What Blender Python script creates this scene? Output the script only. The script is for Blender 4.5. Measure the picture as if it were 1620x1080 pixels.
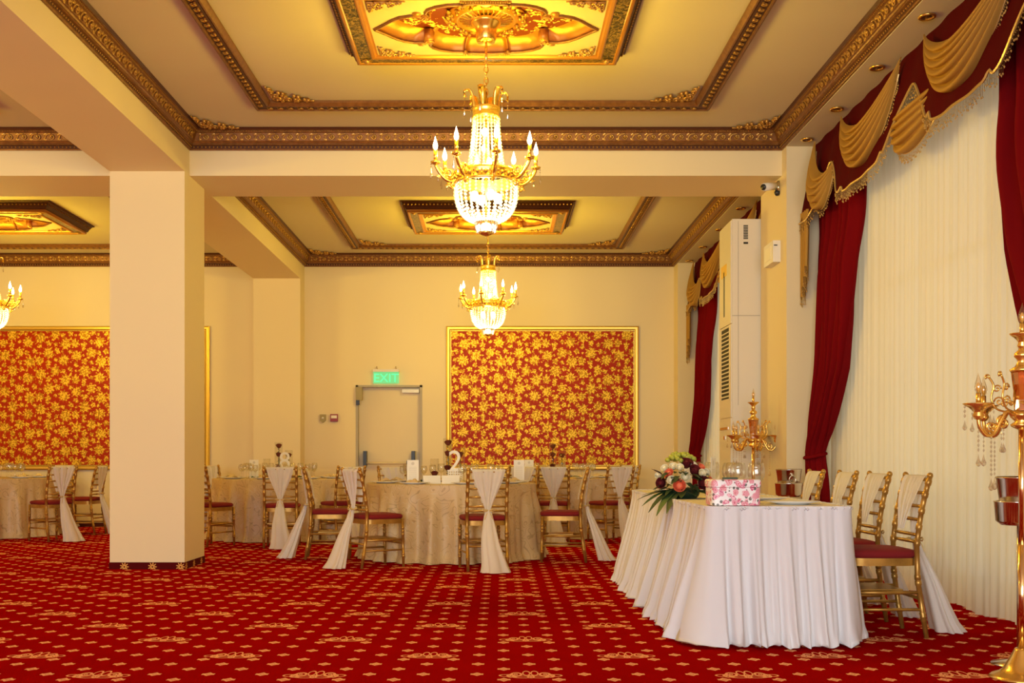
import bpy, math, random
from mathutils import Vector, Matrix

# ------------------------------------------------------------------ scene, camera, light
for _o in list(bpy.data.objects):
    bpy.data.objects.remove(_o)
SC = bpy.context.scene
COL = SC.collection
random.seed(7)
PI = math.pi
F, VX, VY, H = 1720.0, 783.0, 726.0, 1.0        # focal length, vanishing point (photo px), eye height

cam_d = bpy.data.cameras.new('camera')
cam = bpy.data.objects.new('camera', cam_d)
COL.objects.link(cam)
cam.location = (0, 0, H)
cam.rotation_euler = (PI / 2, 0, 0)
cam_d.sensor_width = 36.0
cam_d.lens = 36.0 * F / 1620.0
cam_d.shift_x = (810.0 - VX) / 1620.0
cam_d.shift_y = (VY - 540.0) / 1620.0
cam_d.clip_end = 100
SC.camera = cam

SC.view_settings.view_transform = 'Standard'
SC.view_settings.look = 'None'
SC.view_settings.gamma = 1.0
SC.view_settings.use_curve_mapping = False
SC.view_settings.exposure = 0.0
SC.cycles.use_denoising = True
SC.cycles.max_bounces = 8
SC.cycles.diffuse_bounces = 5
SC.cycles.transparent_max_bounces = 24
SC.cycles.caustics_reflective = False
SC.cycles.caustics_refractive = False
SC.cycles.sample_clamp_indirect = 6.0

world = bpy.data.worlds.new('daylight')
SC.world = world
world.use_nodes = True
world.node_tree.nodes['Background'].inputs[0].default_value = (1.0, 0.96, 0.86, 1)
world.node_tree.nodes['Background'].inputs[1].default_value = 1.3

# daylight entering through the glazed wall at the other end of the hall
def area_light(name, loc, rot, sx, sy, power, color):
    l = bpy.data.lights.new(name, 'AREA')
    l.shape = 'RECTANGLE'; l.size = sx; l.size_y = sy
    l.energy = power; l.color = color
    o = bpy.data.objects.new(name, l)
    o.location = loc; o.rotation_euler = rot
    COL.objects.link(o)
    return o
area_light('window_daylight', (-2.0, -4.7, 1.9), (PI / 2, 0, 0), 9.0, 2.8, 760.0, (0.86, 0.94, 1.0))

CANDLE_POWER, BASKET_POWER = 37.0, 46.0           # watts of each candle bulb and of the lamp inside a crystal basket
WARM = (1.0, 0.69, 0.035)

# ------------------------------------------------------------------ helpers
def tag(o, label=None, cat=None, group=None, kind=None):
    if label: o['label'] = label
    if cat: o['category'] = cat
    if group: o['group'] = group
    if kind: o['kind'] = kind
    return o

def empty(name, loc=(0, 0, 0), rz=0.0):
    o = bpy.data.objects.new(name, None)
    o.location = loc; o.rotation_euler = (0, 0, rz)
    o.empty_display_size = 0.1
    COL.objects.link(o)
    return o

def copy_tree(o, parent=None):
    c = o.copy(); COL.objects.link(c)
    c.parent = parent
    for ch in list(o.children):
        copy_tree(ch, c)
    return c

class MB:
    def __init__(s):
        s.v = []; s.f = []
    def add(s, vs, fs):
        n = len(s.v)
        s.v += [tuple(p) for p in vs]
        s.f += [tuple(i + n for i in f) for f in fs]
        return s
    def box(s, x0, y0, z0, x1, y1, z1):
        x0, x1 = min(x0, x1), max(x0, x1); y0, y1 = min(y0, y1), max(y0, y1); z0, z1 = min(z0, z1), max(z0, z1)
        return s.add([(x0, y0, z0), (x1, y0, z0), (x1, y1, z0), (x0, y1, z0), (x0, y0, z1), (x1, y0, z1), (x1, y1, z1), (x0, y1, z1)],
              [(0, 3, 2, 1), (4, 5, 6, 7), (0, 1, 5, 4), (1, 2, 6, 5), (2, 3, 7, 6), (3, 0, 4, 7)])
    def grid(s, nu, nv, fn, cu=False, cv=False):
        vs = [fn(i / (nu if cu else nu - 1), j / (nv if cv else nv - 1)) for j in range(nv) for i in range(nu)]
        fs = []
        for j in range(nv if cv else nv - 1):
            for i in range(nu if cu else nu - 1):
                a = j * nu + i; b = j * nu + (i + 1) % nu
                c = ((j + 1) % nv) * nu + (i + 1) % nu; d = ((j + 1) % nv) * nu + i
                fs.append((a, b, c, d))
        return s.add(vs, fs)
    def tube(s, pts, r, seg=8, closed=False, caps=True):
        P = [Vector(p) for p in pts]; n = len(P)
        R = r if isinstance(r, (list, tuple)) else [r] * n
        vs = []; up = None
        for i in range(n):
            if closed: t = P[(i + 1) % n] - P[i - 1]
            else: t = P[min(i + 1, n - 1)] - P[max(i - 1, 0)]
            if t.length < 1e-9: t = Vector((0, 0, 1))
            t.normalize()
            if up is None:
                up = Vector((0, 0, 1)) if abs(t.z) < 0.9 else Vector((1, 0, 0))
            a = up - t * up.dot(t)
            if a.length < 1e-6:
                a = Vector((1, 0, 0)) - t * t.x
            a.normalize(); up = a
            b = t.cross(a)
            for k in range(seg):
                an = 2 * PI * k / seg
                vs.append(P[i] + (a * math.cos(an) + b * math.sin(an)) * R[i])
        fs = []
        for i in range(n if closed else n - 1):
            for k in range(seg):
                fs.append((i * seg + k, i * seg + (k + 1) % seg, ((i + 1) % n) * seg + (k + 1) % seg, ((i + 1) % n) * seg + k))
        if caps and not closed:
            fs.append(tuple(range(seg - 1, -1, -1)))
            fs.append(tuple((n - 1) * seg + k for k in range(seg)))
        return s.add(vs, fs)
    def lathe(s, prof, seg=16, c=(0, 0, 0)):
        vs = []; fs = []; n = len(prof)
        for (r, z) in prof:
            for k in range(seg):
                a = 2 * PI * k / seg
                vs.append((c[0] + r * math.cos(a), c[1] + r * math.sin(a), c[2] + z))
        for i in range(n - 1):
            for k in range(seg):
                fs.append((i * seg + k, i * seg + (k + 1) % seg, (i + 1) * seg + (k + 1) % seg, (i + 1) * seg + k))
        if prof[0][0] > 1e-5: fs.append(tuple(range(seg - 1, -1, -1)))
        if prof[-1][0] > 1e-5: fs.append(tuple((n - 1) * seg + k for k in range(seg)))
        return s.add(vs, fs)
    def octa(s, c, rx, ry=None, rz=None):
        ry = rx if ry is None else ry; rz = rx if rz is None else rz
        x, y, z = c
        return s.add([(x + rx, y, z), (x, y + ry, z), (x - rx, y, z), (x, y - ry, z), (x, y, z + rz), (x, y, z - rz)],
              [(0, 1, 4), (1, 2, 4), (2, 3, 4), (3, 0, 4), (1, 0, 5), (2, 1, 5), (3, 2, 5), (0, 3, 5)])
    def ball(s, c, r, sz=1.0, seg=8, rings=5, sx=1.0, sy=1.0):
        prof = [(r * math.sin(PI * i / rings), -r * math.cos(PI * i / rings) * sz) for i in range(rings + 1)]
        m = MB().lathe(prof, seg)
        return s.add([(c[0] + p[0] * sx, c[1] + p[1] * sy, c[2] + p[2]) for p in m.v], m.f)
    def sweep_rect(s, prof, x0, y0, x1, y1):
        """closed profile of (projection, z) swept round the inside of a rectangle, mitred at the corners"""
        n = len(prof); vs = []; fs = []
        for (sx, sy) in ((0, 0), (1, 0), (1, 1), (0, 1)):
            for (p, z) in prof:
                vs.append((x0 + p if sx == 0 else x1 - p, y0 + p if sy == 0 else y1 - p, z))
        for c in range(4):
            d = (c + 1) % 4
            for k in range(n):
                fs.append((c * n + k, d * n + k, d * n + (k + 1) % n, c * n + (k + 1) % n))
        return s.add(vs, fs)
    def merge(s, o, fn=None):
        return s.add([fn(p) if fn else p for p in o.v], o.f)
    def mesh(s, name, mat, smooth=True):
        me = bpy.data.meshes.new(name)
        me.from_pydata(s.v, [], s.f)
        if mat: me.materials.append(mat)
        if smooth: me.polygons.foreach_set('use_smooth', [True] * len(me.polygons))
        me.update()
        return me
    def build(s, name, mat, parent=None, smooth=True, loc=None):
        o = bpy.data.objects.new(name, s.mesh(name, mat, smooth))
        COL.objects.link(o)
        if parent: o.parent = parent
        if loc: o.location = loc
        return o

def fix_normals(o):
    import bmesh
    bm = bmesh.new(); bm.from_mesh(o.data)
    bmesh.ops.recalc_face_normals(bm, faces=bm.faces)
    bm.to_mesh(o.data); bm.free()
    return o

def sharp(o, ang=0.7):
    try:
        o.data.set_sharp_from_angle(angle=ang)
    except Exception:
        pass
    return o

def inst(src, parent=None, loc=(0, 0, 0), rot=(0, 0, 0), sc=(1, 1, 1), name=None):
    o = bpy.data.objects.new(name or src.name.split('.')[0], src.data)
    COL.objects.link(o)
    o.parent = parent; o.location = loc; o.rotation_euler = rot; o.scale = sc
    return o

def lerp(a, b, t): return a + (b - a) * t
def smooth01(t):
    t = max(0.0, min(1.0, t)); return t * t * (3 - 2 * t)
def interp(tab, x):
    if x <= tab[0][0]: return tab[0][1]
    for (a, b) in zip(tab, tab[1:]):
        if x <= b[0]:
            return lerp(a[1], b[1], (x - a[0]) / (b[0] - a[0]))
    return tab[-1][1]
def crom(pts, n):
    """smooth curve through points (Catmull-Rom), n samples per span"""
    P = [Vector(p) for p in pts]; out = []
    for i in range(len(P) - 1):
        p0 = P[max(i - 1, 0)]; p1 = P[i]; p2 = P[i + 1]; p3 = P[min(i + 2, len(P) - 1)]
        for k in range(n):
            t = k / n
            out.append(0.5 * ((2 * p1) + (p2 - p0) * t + (2 * p0 - 5 * p1 + 4 * p2 - p3) * t * t + (3 * p1 - p0 - 3 * p2 + p3) * t ** 3))
    out.append(P[-1])
    return out

# ------------------------------------------------------------------ materials
MATS = {}
def pmat(name, col, rough=0.6, metal=0.0, bump=None, var=None, **kw):
    m = bpy.data.materials.new(name); m.use_nodes = True
    nt = m.node_tree; b = nt.nodes['Principled BSDF']
    b.inputs['Base Color'].default_value = (*col, 1)
    b.inputs['Roughness'].default_value = rough
    b.inputs['Metallic'].default_value = metal
    for k, v in kw.items():
        b.inputs[k.replace('_', ' ')].default_value = v
    if bump or var:
        tc = nt.nodes.new('ShaderNodeTexCoord')
    if bump:
        sc_, st, dist = bump
        n = nt.nodes.new('ShaderNodeTexNoise'); n.inputs['Scale'].default_value = sc_; n.inputs['Detail'].default_value = 3
        bp = nt.nodes.new('ShaderNodeBump'); bp.inputs['Strength'].default_value = st; bp.inputs['Distance'].default_value = dist
        nt.links.new(tc.outputs['Object'], n.inputs['Vector'])
        nt.links.new(n.outputs['Fac'], bp.inputs['Height']); nt.links.new(bp.outputs['Normal'], b.inputs['Normal'])
    if var:
        sc_, col2 = var
        n2 = nt.nodes.new('ShaderNodeTexNoise'); n2.inputs['Scale'].default_value = sc_; n2.inputs['Detail'].default_value = 4
        rmp = nt.nodes.new('ShaderNodeMapRange'); rmp.inputs[1].default_value = 0.35; rmp.inputs[2].default_value = 0.65
        mx = nt.nodes.new('ShaderNodeMix'); mx.data_type = 'RGBA'
        mx.inputs[6].default_value = (*col, 1); mx.inputs[7].default_value = (*col2, 1)
        nt.links.new(tc.outputs['Object'], n2.inputs['Vector'])
        nt.links.new(n2.outputs['Fac'], rmp.inputs[0]); nt.links.new(rmp.outputs[0], mx.inputs[0])
        nt.links.new(mx.outputs[2], b.inputs['Base Color'])
    MATS[name] = m
    return m

def cloth_mat(name, col, transl=0.3, rough=0.8, transp=0.0, sheen=0.0, bump=None):
    """thin cloth: diffuse, some light through it, optionally a little see-through"""
    m = bpy.data.materials.new(name); m.use_nodes = True
    nt = m.node_tree; nt.nodes.clear()
    out = nt.nodes.new('ShaderNodeOutputMaterial')
    d = nt.nodes.new('ShaderNodeBsdfPrincipled'); d.inputs['Base Color'].default_value = (*col, 1); d.inputs['Roughness'].default_value = rough
    d.inputs['Sheen Weight'].default_value = sheen
    d.inputs['Specular IOR Level'].default_value = 0.08
    t = nt.nodes.new('ShaderNodeBsdfTranslucent'); t.inputs[0].default_value = (*col, 1)
    mx = nt.nodes.new('ShaderNodeMixShader'); mx.inputs[0].default_value = transl
    nt.links.new(d.outputs[0], mx.inputs[1]); nt.links.new(t.outputs[0], mx.inputs[2])
    last = mx
    if transp > 0:
        tr = nt.nodes.new('ShaderNodeBsdfTransparent')
        m2 = nt.nodes.new('ShaderNodeMixShader'); m2.inputs[0].default_value = transp
        nt.links.new(mx.outputs[0], m2.inputs[1]); nt.links.new(tr.outputs[0], m2.inputs[2]); last = m2
    nt.links.new(last.outputs[0], out.inputs[0])
    MATS[name] = m
    return m

def glass_mat(name, tint=(1, 1, 1), base=0.06, rough=0.02, edge=0.35):
    m = bpy.data.materials.new(name); m.use_nodes = True
    nt = m.node_tree; nt.nodes.clear()
    out = nt.nodes.new('ShaderNodeOutputMaterial')
    tr = nt.nodes.new('ShaderNodeBsdfTransparent'); tr.inputs[0].default_value = (*tint, 1)
    g = nt.nodes.new('ShaderNodeBsdfGlossy'); g.inputs['Roughness'].default_value = rough
    lw = nt.nodes.new('ShaderNodeLayerWeight'); lw.inputs[0].default_value = 0.35
    mr = nt.nodes.new('ShaderNodeMapRange'); mr.inputs[3].default_value = base; mr.inputs[4].default_value = edge
    mx = nt.nodes.new('ShaderNodeMixShader')
    nt.links.new(lw.outputs['Facing'], mr.inputs[0]); nt.links.new(mr.outputs[0], mx.inputs[0])
    nt.links.new(tr.outputs[0], mx.inputs[1]); nt.links.new(g.outputs[0], mx.inputs[2])
    nt.links.new(mx.outputs[0], out.inputs[0])
    MATS[name] = m
    return m

def crystal_mat(name):
    """cut-glass beads: part clear, part scattering the lamp behind them, part mirror"""
    m = bpy.data.materials.new(name); m.use_nodes = True
    nt = m.node_tree; nt.nodes.clear()
    out = nt.nodes.new('ShaderNodeOutputMaterial')
    tr = nt.nodes.new('ShaderNodeBsdfTransparent')
    tl = nt.nodes.new('ShaderNodeBsdfTranslucent'); tl.inputs[0].default_value = (1, .98, .94, 1)
    df = nt.nodes.new('ShaderNodeBsdfDiffuse'); df.inputs[0].default_value = (1, .98, .94, 1)
    g = nt.nodes.new('ShaderNodeBsdfGlossy'); g.inputs['Roughness'].default_value = 0.08
    a = nt.nodes.new('ShaderNodeMixShader'); a.inputs[0].default_value = 0.5
    b = nt.nodes.new('ShaderNodeMixShader'); b.inputs[0].default_value = 0.3
    c = nt.nodes.new('ShaderNodeMixShader'); c.inputs[0].default_value = 0.3
    nt.links.new(tl.outputs[0], a.inputs[1]); nt.links.new(df.outputs[0], a.inputs[2])
    nt.links.new(a.outputs[0], b.inputs[1]); nt.links.new(g.outputs[0], b.inputs[2])
    nt.links.new(b.outputs[0], c.inputs[1]); nt.links.new(tr.outputs[0], c.inputs[2])
    nt.links.new(c.outputs[0], out.inputs[0])
    MATS[name] = m
    return m

def glow_mat(name, col, strength, clear=0.5):
    m = bpy.data.materials.new(name); m.use_nodes = True
    nt = m.node_tree; nt.nodes.clear()
    out = nt.nodes.new('ShaderNodeOutputMaterial')
    e = nt.nodes.new('ShaderNodeEmission'); e.inputs[0].default_value = (*col, 1); e.inputs[1].default_value = strength
    tr = nt.nodes.new('ShaderNodeBsdfTransparent')
    mx = nt.nodes.new('ShaderNodeMixShader'); mx.inputs[0].default_value = clear
    nt.links.new(e.outputs[0], mx.inputs[1]); nt.links.new(tr.outputs[0], mx.inputs[2])
    nt.links.new(mx.outputs[0], out.inputs[0])
    MATS[name] = m
    return m

# small expression builder for node maths
class E:
    nt = None
    def __init__(s, sock): s.s = sock
    @staticmethod
    def op(o, *a):
        n = E.nt.nodes.new('ShaderNodeMath'); n.operation = o
        for i, x in enumerate(a):
            if isinstance(x, E): E.nt.links.new(x.s, n.inputs[i])
            else: n.inputs[i].default_value = x
        return E(n.outputs[0])
    def __add__(a, b): return E.op('ADD', a, b)
    __radd__ = __add__
    def __sub__(a, b): return E.op('SUBTRACT', a, b)
    def __rsub__(a, b): return E.op('SUBTRACT', b, a)
    def __mul__(a, b): return E.op('MULTIPLY', a, b)
    __rmul__ = __mul__
    def __truediv__(a, b): return E.op('DIVIDE', a, b)
def efract(a): return E.op('FRACT', a)
def eabs(a): return E.op('ABSOLUTE', a)
def emin(a, b): return E.op('MINIMUM', a, b)
def emax(a, b): return E.op('MAXIMUM', a, b)
def elt(a, b): return E.op('LESS_THAN', a, b)
def esqrt(a): return E.op('SQRT', a)
def ecos(a): return E.op('COSINE', a)
def esin(a): return E.op('SINE', a)
def eatan2(a, b): return E.op('ARCTAN2', a, b)
def efloor(a): return E.op('FLOOR', a)
def cen(a, period): return (efract(a / period + 0.5) - 0.5) * period     # signed distance to the nearest repeat
def emix(nt, fac, c1, c2):
    mx = nt.nodes.new('ShaderNodeMix'); mx.data_type = 'RGBA'
    if isinstance(fac, E): nt.links.new(fac.s, mx.inputs[0])
    else: mx.inputs[0].default_value = fac
    for i, c in ((6, c1), (7, c2)):
        if isinstance(c, tuple): mx.inputs[i].default_value = (*c, 1)
        else: nt.links.new(c, mx.inputs[i])
    return mx.outputs[2]
def coords(nt):
    tc = nt.nodes.new('ShaderNodeTexCoord'); sp = nt.nodes.new('ShaderNodeSeparateXYZ')
    nt.links.new(tc.outputs['Object'], sp.inputs[0]); E.nt = nt
    return tc, E(sp.outputs[0]), E(sp.outputs[1]), E(sp.outputs[2])
def noise(nt, tc, scale, detail=3):
    n = nt.nodes.new('ShaderNodeTexNoise'); n.inputs['Scale'].default_value = scale; n.inputs['Detail'].default_value = detail
    nt.links.new(tc.outputs['Object'], n.inputs['Vector'])
    return n

def carpet_mat():
    m = pmat('red_patterned_carpet', (.4, .01, .01), 0.95)
    nt = m.node_tree; b = nt.nodes['Principled BSDF']; b.inputs['Specular IOR Level'].default_value = 0.0
    tc, x, y, z = coords(nt)
    xs = x - y * 0.00523
    def dot(ox, oy):
        dx = eabs(cen(xs - ox, .25)); dy = eabs(cen(y - oy, .25))
        q = dx * (1 / .030) + dy * (1 / .042)
        body = emax(elt(q, 1.0), elt(emax(dx * (1 / .030), dy * (1 / .016)), 1.0))
        q2 = dx * (1 / .012) + dy * (1 / .02)
        return body - elt(eabs(q2 - 0.8), 0.25) * 0.35
    motif = None; hide = None
    for (ox, oy) in ((.139, 5.05), (.639, 5.55)):
        mx_ = eabs(cen(xs - ox, 1.0)); my = cen(y - oy, 1.0)
        h = elt(emax(mx_ * (1 / .06), eabs(my) * (1 / .09)), 1.0)
        hide = h if hide is None else emax(hide, h)
        for (cx, cy, rx, ry, th) in ((.019, .030, .019, .058, .30), (.066, .005, .029, .045, .40), (.068, .005, .010, .015, .7),
                                     (.118, -.022, .030, .028, .32), (.034, -.058, .056, .026, .42), (.0, -.05, .018, .036, .5), (.093, -.03, .02, .04, .6)):
            ax = (mx_ - cx) * (1 / rx); ay = (my - cy) * (1 / ry)
            rr = esqrt(ax * ax + ay * ay)
            ring = elt(eabs(rr - (1 - th / 2)), th / 2)
            motif = ring if motif is None else emax(motif, ring)
    d = emax(dot(.0149, 4.933), dot(.1399, 5.058)) * (1 - hide)
    pat = emax(d, motif)
    n = noise(nt, tc, 3.0, 4)
    base = emix(nt, E(n.outputs['Fac']), (.31, .0022, .0018), (.42, .0032, .0020))
    n2 = noise(nt, tc, 260, 2)
    base2 = emix(nt, E(n2.outputs['Fac']) * 0.5, base, (.15, .001, .001))
    col = emix(nt, pat * 0.92, base2, (.92, .43, .20))
    nt.links.new(col, b.inputs['Base Color'])
    bp = nt.nodes.new('ShaderNodeBump'); bp.inputs['Strength'].default_value = 0.5; bp.inputs['Distance'].default_value = 0.004
    nt.links.new(n2.outputs['Fac'], bp.inputs['Height']); nt.links.new(bp.outputs['Normal'], b.inputs['Normal'])
    return m

def skirting_mat():
    """carpet strip turned up round the pillar, a gold rosette every 31 cm"""
    m = pmat('dark_red_skirting', (.10, .004, .004), 0.95)
    nt = m.node_tree; b = nt.nodes['Principled BSDF']; b.inputs['Specular IOR Level'].default_value = 0.1
    tc, x, y, z = coords(nt)
    out = None
    for (u, off) in ((x, -3.366), (y, 10.17)):
        dx = cen(u - off, .255); dz = z - .022
        rr = esqrt(dx * dx + dz * dz); an = eatan2(dz, dx)
        pet = elt(rr, (ecos(an * 9.0) * 0.35 + 0.65) * .042) * (1 - elt(rr, .008))
        out = pet if out is None else emax(out, pet)
    col = emix(nt, out, (.085, .003, .004), (.75, .38, .10))
    nt.links.new(col, b.inputs['Base Color'])
    return m

def wallpaper_mat():
    m = pmat('red_gold_floral_fabric', (.3, .02, .01), 0.45)
    nt = m.node_tree; b = nt.nodes['Principled BSDF']; b.inputs['Specular IOR Level'].default_value = 0.12
    tc, x, y, z = coords(nt)
    n = noise(nt, tc, 17, 1)
    sp = nt.nodes.new('ShaderNodeSeparateColor'); nt.links.new(n.outputs['Color'], sp.inputs[0])
    fine = noise(nt, tc, 62, 2)
    T = .53
    ci = efloor(x / T)
    u = x / T + (E(sp.outputs[0]) - 0.5) * 0.09
    v = z / T + ci * 0.5 + (E(sp.outputs[1]) - 0.5) * 0.09
    big = [(.36, .35, .180, 9), (.78, .15, .170, 10), (.83, .60, .180, 9), (.14, .77, .170, 8), (.55, .86, .155, 7), (.10, .12, .135, 7)]
    small = [(.60, .40, .085, 5), (.56, .58, .075, 5), (.34, .08, .09, 5), (.36, .62, .09, 5), (.34, .96, .06, 4), (.12, .52, .075, 5),
             (.98, .38, .075, 5), (.96, .90, .085, 5), (.76, .84, .075, 4), (.55, .16, .06, 4), (.74, .38, .05, 5), (.33, .78, .04, 4), (.12, .34, .04, 4), (.46, .72, .04, 4), (.98, .74, .04, 4)]
    gold = None
    fz = (E(fine.outputs['Fac']) - 0.5) * 1.15
    for i, (cu, cv, r, k) in enumerate(big + small):
        dx = efract(u - (cu - .5)) - .5; dy = efract(v - (cv - .5)) - .5
        rr = esqrt(dx * dx + dy * dy) * (1 / r); an = eatan2(dy, dx)
        g = elt(rr + fz + ecos(an * float(k) + float(i)) * 0.16, 0.81)
        gold = g if gold is None else emax(gold, g)
    vo = nt.nodes.new('ShaderNodeTexVoronoi'); vo.inputs['Scale'].default_value = 48
    nt.links.new(tc.outputs['Object'], vo.inputs['Vector'])
    gcol = emix(nt, elt(0.52, E(vo.outputs['Distance'])), (.88, .55, .045), (.46, .21, .012))
    rn = noise(nt, tc, 90, 2)
    rcol = emix(nt, E(rn.outputs['Fac']), (.33, .018, .003), (.45, .032, .004))
    col = emix(nt, gold, rcol, gcol)
    nt.links.new(col, b.inputs['Base Color'])
    nt.links.new((gold * 0.3).s, b.inputs['Metallic'])
    return m

def damask_mat():
    m = pmat('beige_damask', (.6, .42, .22), 0.5)
    nt = m.node_tree; b = nt.nodes['Principled BSDF']
    tc, x, y, z = coords(nt)
    n = noise(nt, tc, 6.5, 1); n.inputs['Distortion'].default_value = 0.6
    ln = elt(eabs(efract(E(n.outputs['Fac']) * 9.0) - 0.5), 0.09)
    n2 = noise(nt, tc, 8, 1)
    keep = elt(0.45, E(n2.outputs['Fac']))
    col = emix(nt, ln * keep * 0.55, (.62, .44, .22), (.34, .21, .08))
    col2 = emix(nt, ln * (1 - keep) * 0.5, col, (.66, .54, .36))
    nt.links.new(col2, b.inputs['Base Color'])
    return m

def marble_mat():
    m = pmat('green_marble', (.05, .045, .01), 0.3)
    nt = m.node_tree; b = nt.nodes['Principled BSDF']
    tc, x, y, z = coords(nt)
    n = noise(nt, tc, 22, 5); n.inputs['Distortion'].default_value = 1.5
    f = elt(eabs(efract(E(n.outputs['Fac']) * 3.0) - 0.5), 0.12)
    col = emix(nt, f, (.040, .030, .008), (.30, .18, .05))
    nt.links.new(col, b.inputs['Base Color'])
    return m

def floral_red_mat():
    m = pmat('red_floral_relief', (.3, .05, .01), 0.5)
    nt = m.node_tree; b = nt.nodes['Principled BSDF']
    tc, x, y, z = coords(nt)
    n = noise(nt, tc, 9, 2)
    n2 = noise(nt, tc, 42, 3)
    f = elt(0.55, E(n.outputs['Fac'])) * elt(0.5, E(n2.outputs['Fac']))
    col = emix(nt, f, (.16, .022, .006), (.90, .62, .16))
    nt.links.new(col, b.inputs['Base Color'])
    return m

def giftwrap_mat():
    m = pmat('rose_print_paper', (.9, .86, .86), 0.35)
    nt = m.node_tree; b = nt.nodes['Principled BSDF']
    tc, x, y, z = coords(nt)
    vo = nt.nodes.new('ShaderNodeTexVoronoi'); vo.inputs['Scale'].default_value = 27
    n = noise(nt, tc, 30, 2)
    mp = nt.nodes.new('ShaderNodeMix'); mp.data_type = 'RGBA'; mp.blend_type = 'ADD'; mp.inputs[0].default_value = 0.03
    nt.links.new(tc.outputs['Object'], mp.inputs[6]); nt.links.new(n.outputs['Color'], mp.inputs[7])
    nt.links.new(mp.outputs[2], vo.inputs['Vector'])
    d = E(vo.outputs['Distance'])
    sp = nt.nodes.new('ShaderNodeSeparateColor'); nt.links.new(vo.outputs['Color'], sp.inputs[0])
    rnd = E(sp.outputs[0])
    pink = emix(nt, E(sp.outputs[1]), (.58, .05, .20), (.72, .18, .22))
    pink2 = emix(nt, elt(efract(d * 6.0 + rnd * 3.0), .45), pink, (.90, .55, .62))
    c1 = emix(nt, elt(d, .55) * elt(rnd, .84), (.90, .86, .86), pink2)
    v2 = nt.nodes.new('ShaderNodeTexVoronoi'); v2.inputs['Scale'].default_value = 46
    nt.links.new(tc.outputs['Object'], v2.inputs['Vector'])
    s2 = nt.nodes.new('ShaderNodeSeparateColor'); nt.links.new(v2.outputs['Color'], s2.inputs[0])
    leaf = elt(E(v2.outputs['Distance']), .40) * elt(E(s2.outputs[0]), .55) * (1 - elt(d, .55) * elt(rnd, .84))
    c2 = emix(nt, leaf, c1, (.16, .14, .13))
    nt.links.new(c2, b.inputs['Base Color'])
    return m

def card_mat():
    """menu card: faint grey printed lines under a small crest"""
    m = pmat('printed_card', (.88, .84, .76), 0.6)
    nt = m.node_tree; b = nt.nodes['Principled BSDF']
    tc, x, y, z = coords(nt)
    line = elt(efract(z * (1 / .0095)), .35) * elt(eabs(x), .040) * elt(z, .165) * elt(.02, z)
    crest = elt(esqrt(x * x + (z - .20) * (z - .20)), .016)
    col = emix(nt, emax(line * 0.3, crest * 0.35), (.88, .84, .76), (.25, .20, .15))
    nt.links.new(col, b.inputs['Base Color'])
    return m

M = {}
M['paint'] = pmat('cream_wall_paint', (.80, .67, .42), 0.75, bump=(60, .06, .002))
M['ceil'] = pmat('ceiling_paint', (.66, .58, .42), 0.8, bump=(80, .05, .002))
M['carpet'] = carpet_mat()
M['skirt'] = skirting_mat()
M['skirting'] = pmat('dark_red_strip', (.07, .006, .006), 0.9)
M['bronze'] = pmat('bronze_gilding', (.27, .115, .028), 0.42, 0.45, bump=(90, .25, .003), var=(25, (.19, .075, .018)))
M['bronze_dark'] = pmat('dark_bronze', (.085, .026, .010), 0.5, 0.3)
M['gilt'] = pmat('gilt_relief', (.52, .29, .07), 0.35, 0.6)
M['gold'] = pmat('polished_gold', (.90, .58, .14), 0.22, 0.9)
M['goldpaint'] = pmat('gold_leaf_frame', (.75, .48, .08), 0.35, 0.6)
M['orange_gold'] = pmat('orange_gold_moulding', (.50, .21, .03), 0.35, 0.45, bump=(120, .2, .002))
M['field'] = pmat('cream_plaster', (.58, .44, .25), 0.7)
M['marble'] = marble_mat()
M['floralred'] = floral_red_mat()
M['wallpaper'] = wallpaper_mat()
M['damask'] = damask_mat()
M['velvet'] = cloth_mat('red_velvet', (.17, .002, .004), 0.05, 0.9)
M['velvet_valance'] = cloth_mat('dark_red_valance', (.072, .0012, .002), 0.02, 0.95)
M['swag'] = cloth_mat('gold_swag_satin', (.46, .25, .05), 0.10, 0.5)
M['fringe'] = pmat('gold_bead_fringe', (.62, .42, .14), 0.35, 0.4)
M['sheer'] = cloth_mat('cream_sheer', (.88, .76, .52), 0.45, 0.85, transp=0.05)
M['sash'] = cloth_mat('white_chiffon', (.92, .86, .77), 0.35, 0.8, transp=0.08)
M['skirtcloth'] = cloth_mat('white_table_skirt', (.84, .83, .84), 0.15, 0.75)
M['topcloth'] = cloth_mat('cream_top_cloth', (.80, .72, .58), 0.05, 0.7)
M['chairgold'] = pmat('gold_painted_wood', (.50, .27, .05), 0.33, 0.55, var=(14, (.36, .18, .03)))
M['cushion'] = pmat('dark_red_cushion', (.19, .003, .004), 0.9)
M['ribbon'] = pmat('gold_ribbon', (.70, .50, .20), 0.45, 0.2)
M['crystal'] = crystal_mat('crystal_beads')
M['drop'] = glass_mat('crystal_drop', (.96, .94, .9), 0.22, 0.03, 0.7)
M['glass'] = glass_mat('clear_glass', (.985, .985, .97), 0.05, 0.02, 0.5)
M['vase'] = glass_mat('vase_glass', (.99, .99, .98), 0.015, 0.03, 0.18)
M['pane'] = glass_mat('window_glass', (.95, .97, .98), 0.06, 0.02, 0.4)
M['bulb'] = glow_mat('lit_candle_bulb', (1.0, .78, .40), 30.0, 0.35)
M['lamp'] = glow_mat('basket_lamp', (1.0, .90, .66), 16.0, 0.3)
M['clearbulb'] = glass_mat('unlit_bulb', (1, .95, .85), 0.12, 0.02, 0.6)
M['filament'] = pmat('amber_filament', (.85, .5, .1), 0.4, 0.2)
M['silver'] = pmat('polished_steel', (.72, .66, .58), 0.16, 1.0)
M['pole'] = pmat('champagne_gold', (.80, .56, .28), 0.15, 1.0)
M['amber'] = glass_mat('amber_glass', (.85, .45, .18), 0.25, 0.05, 0.7)
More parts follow.
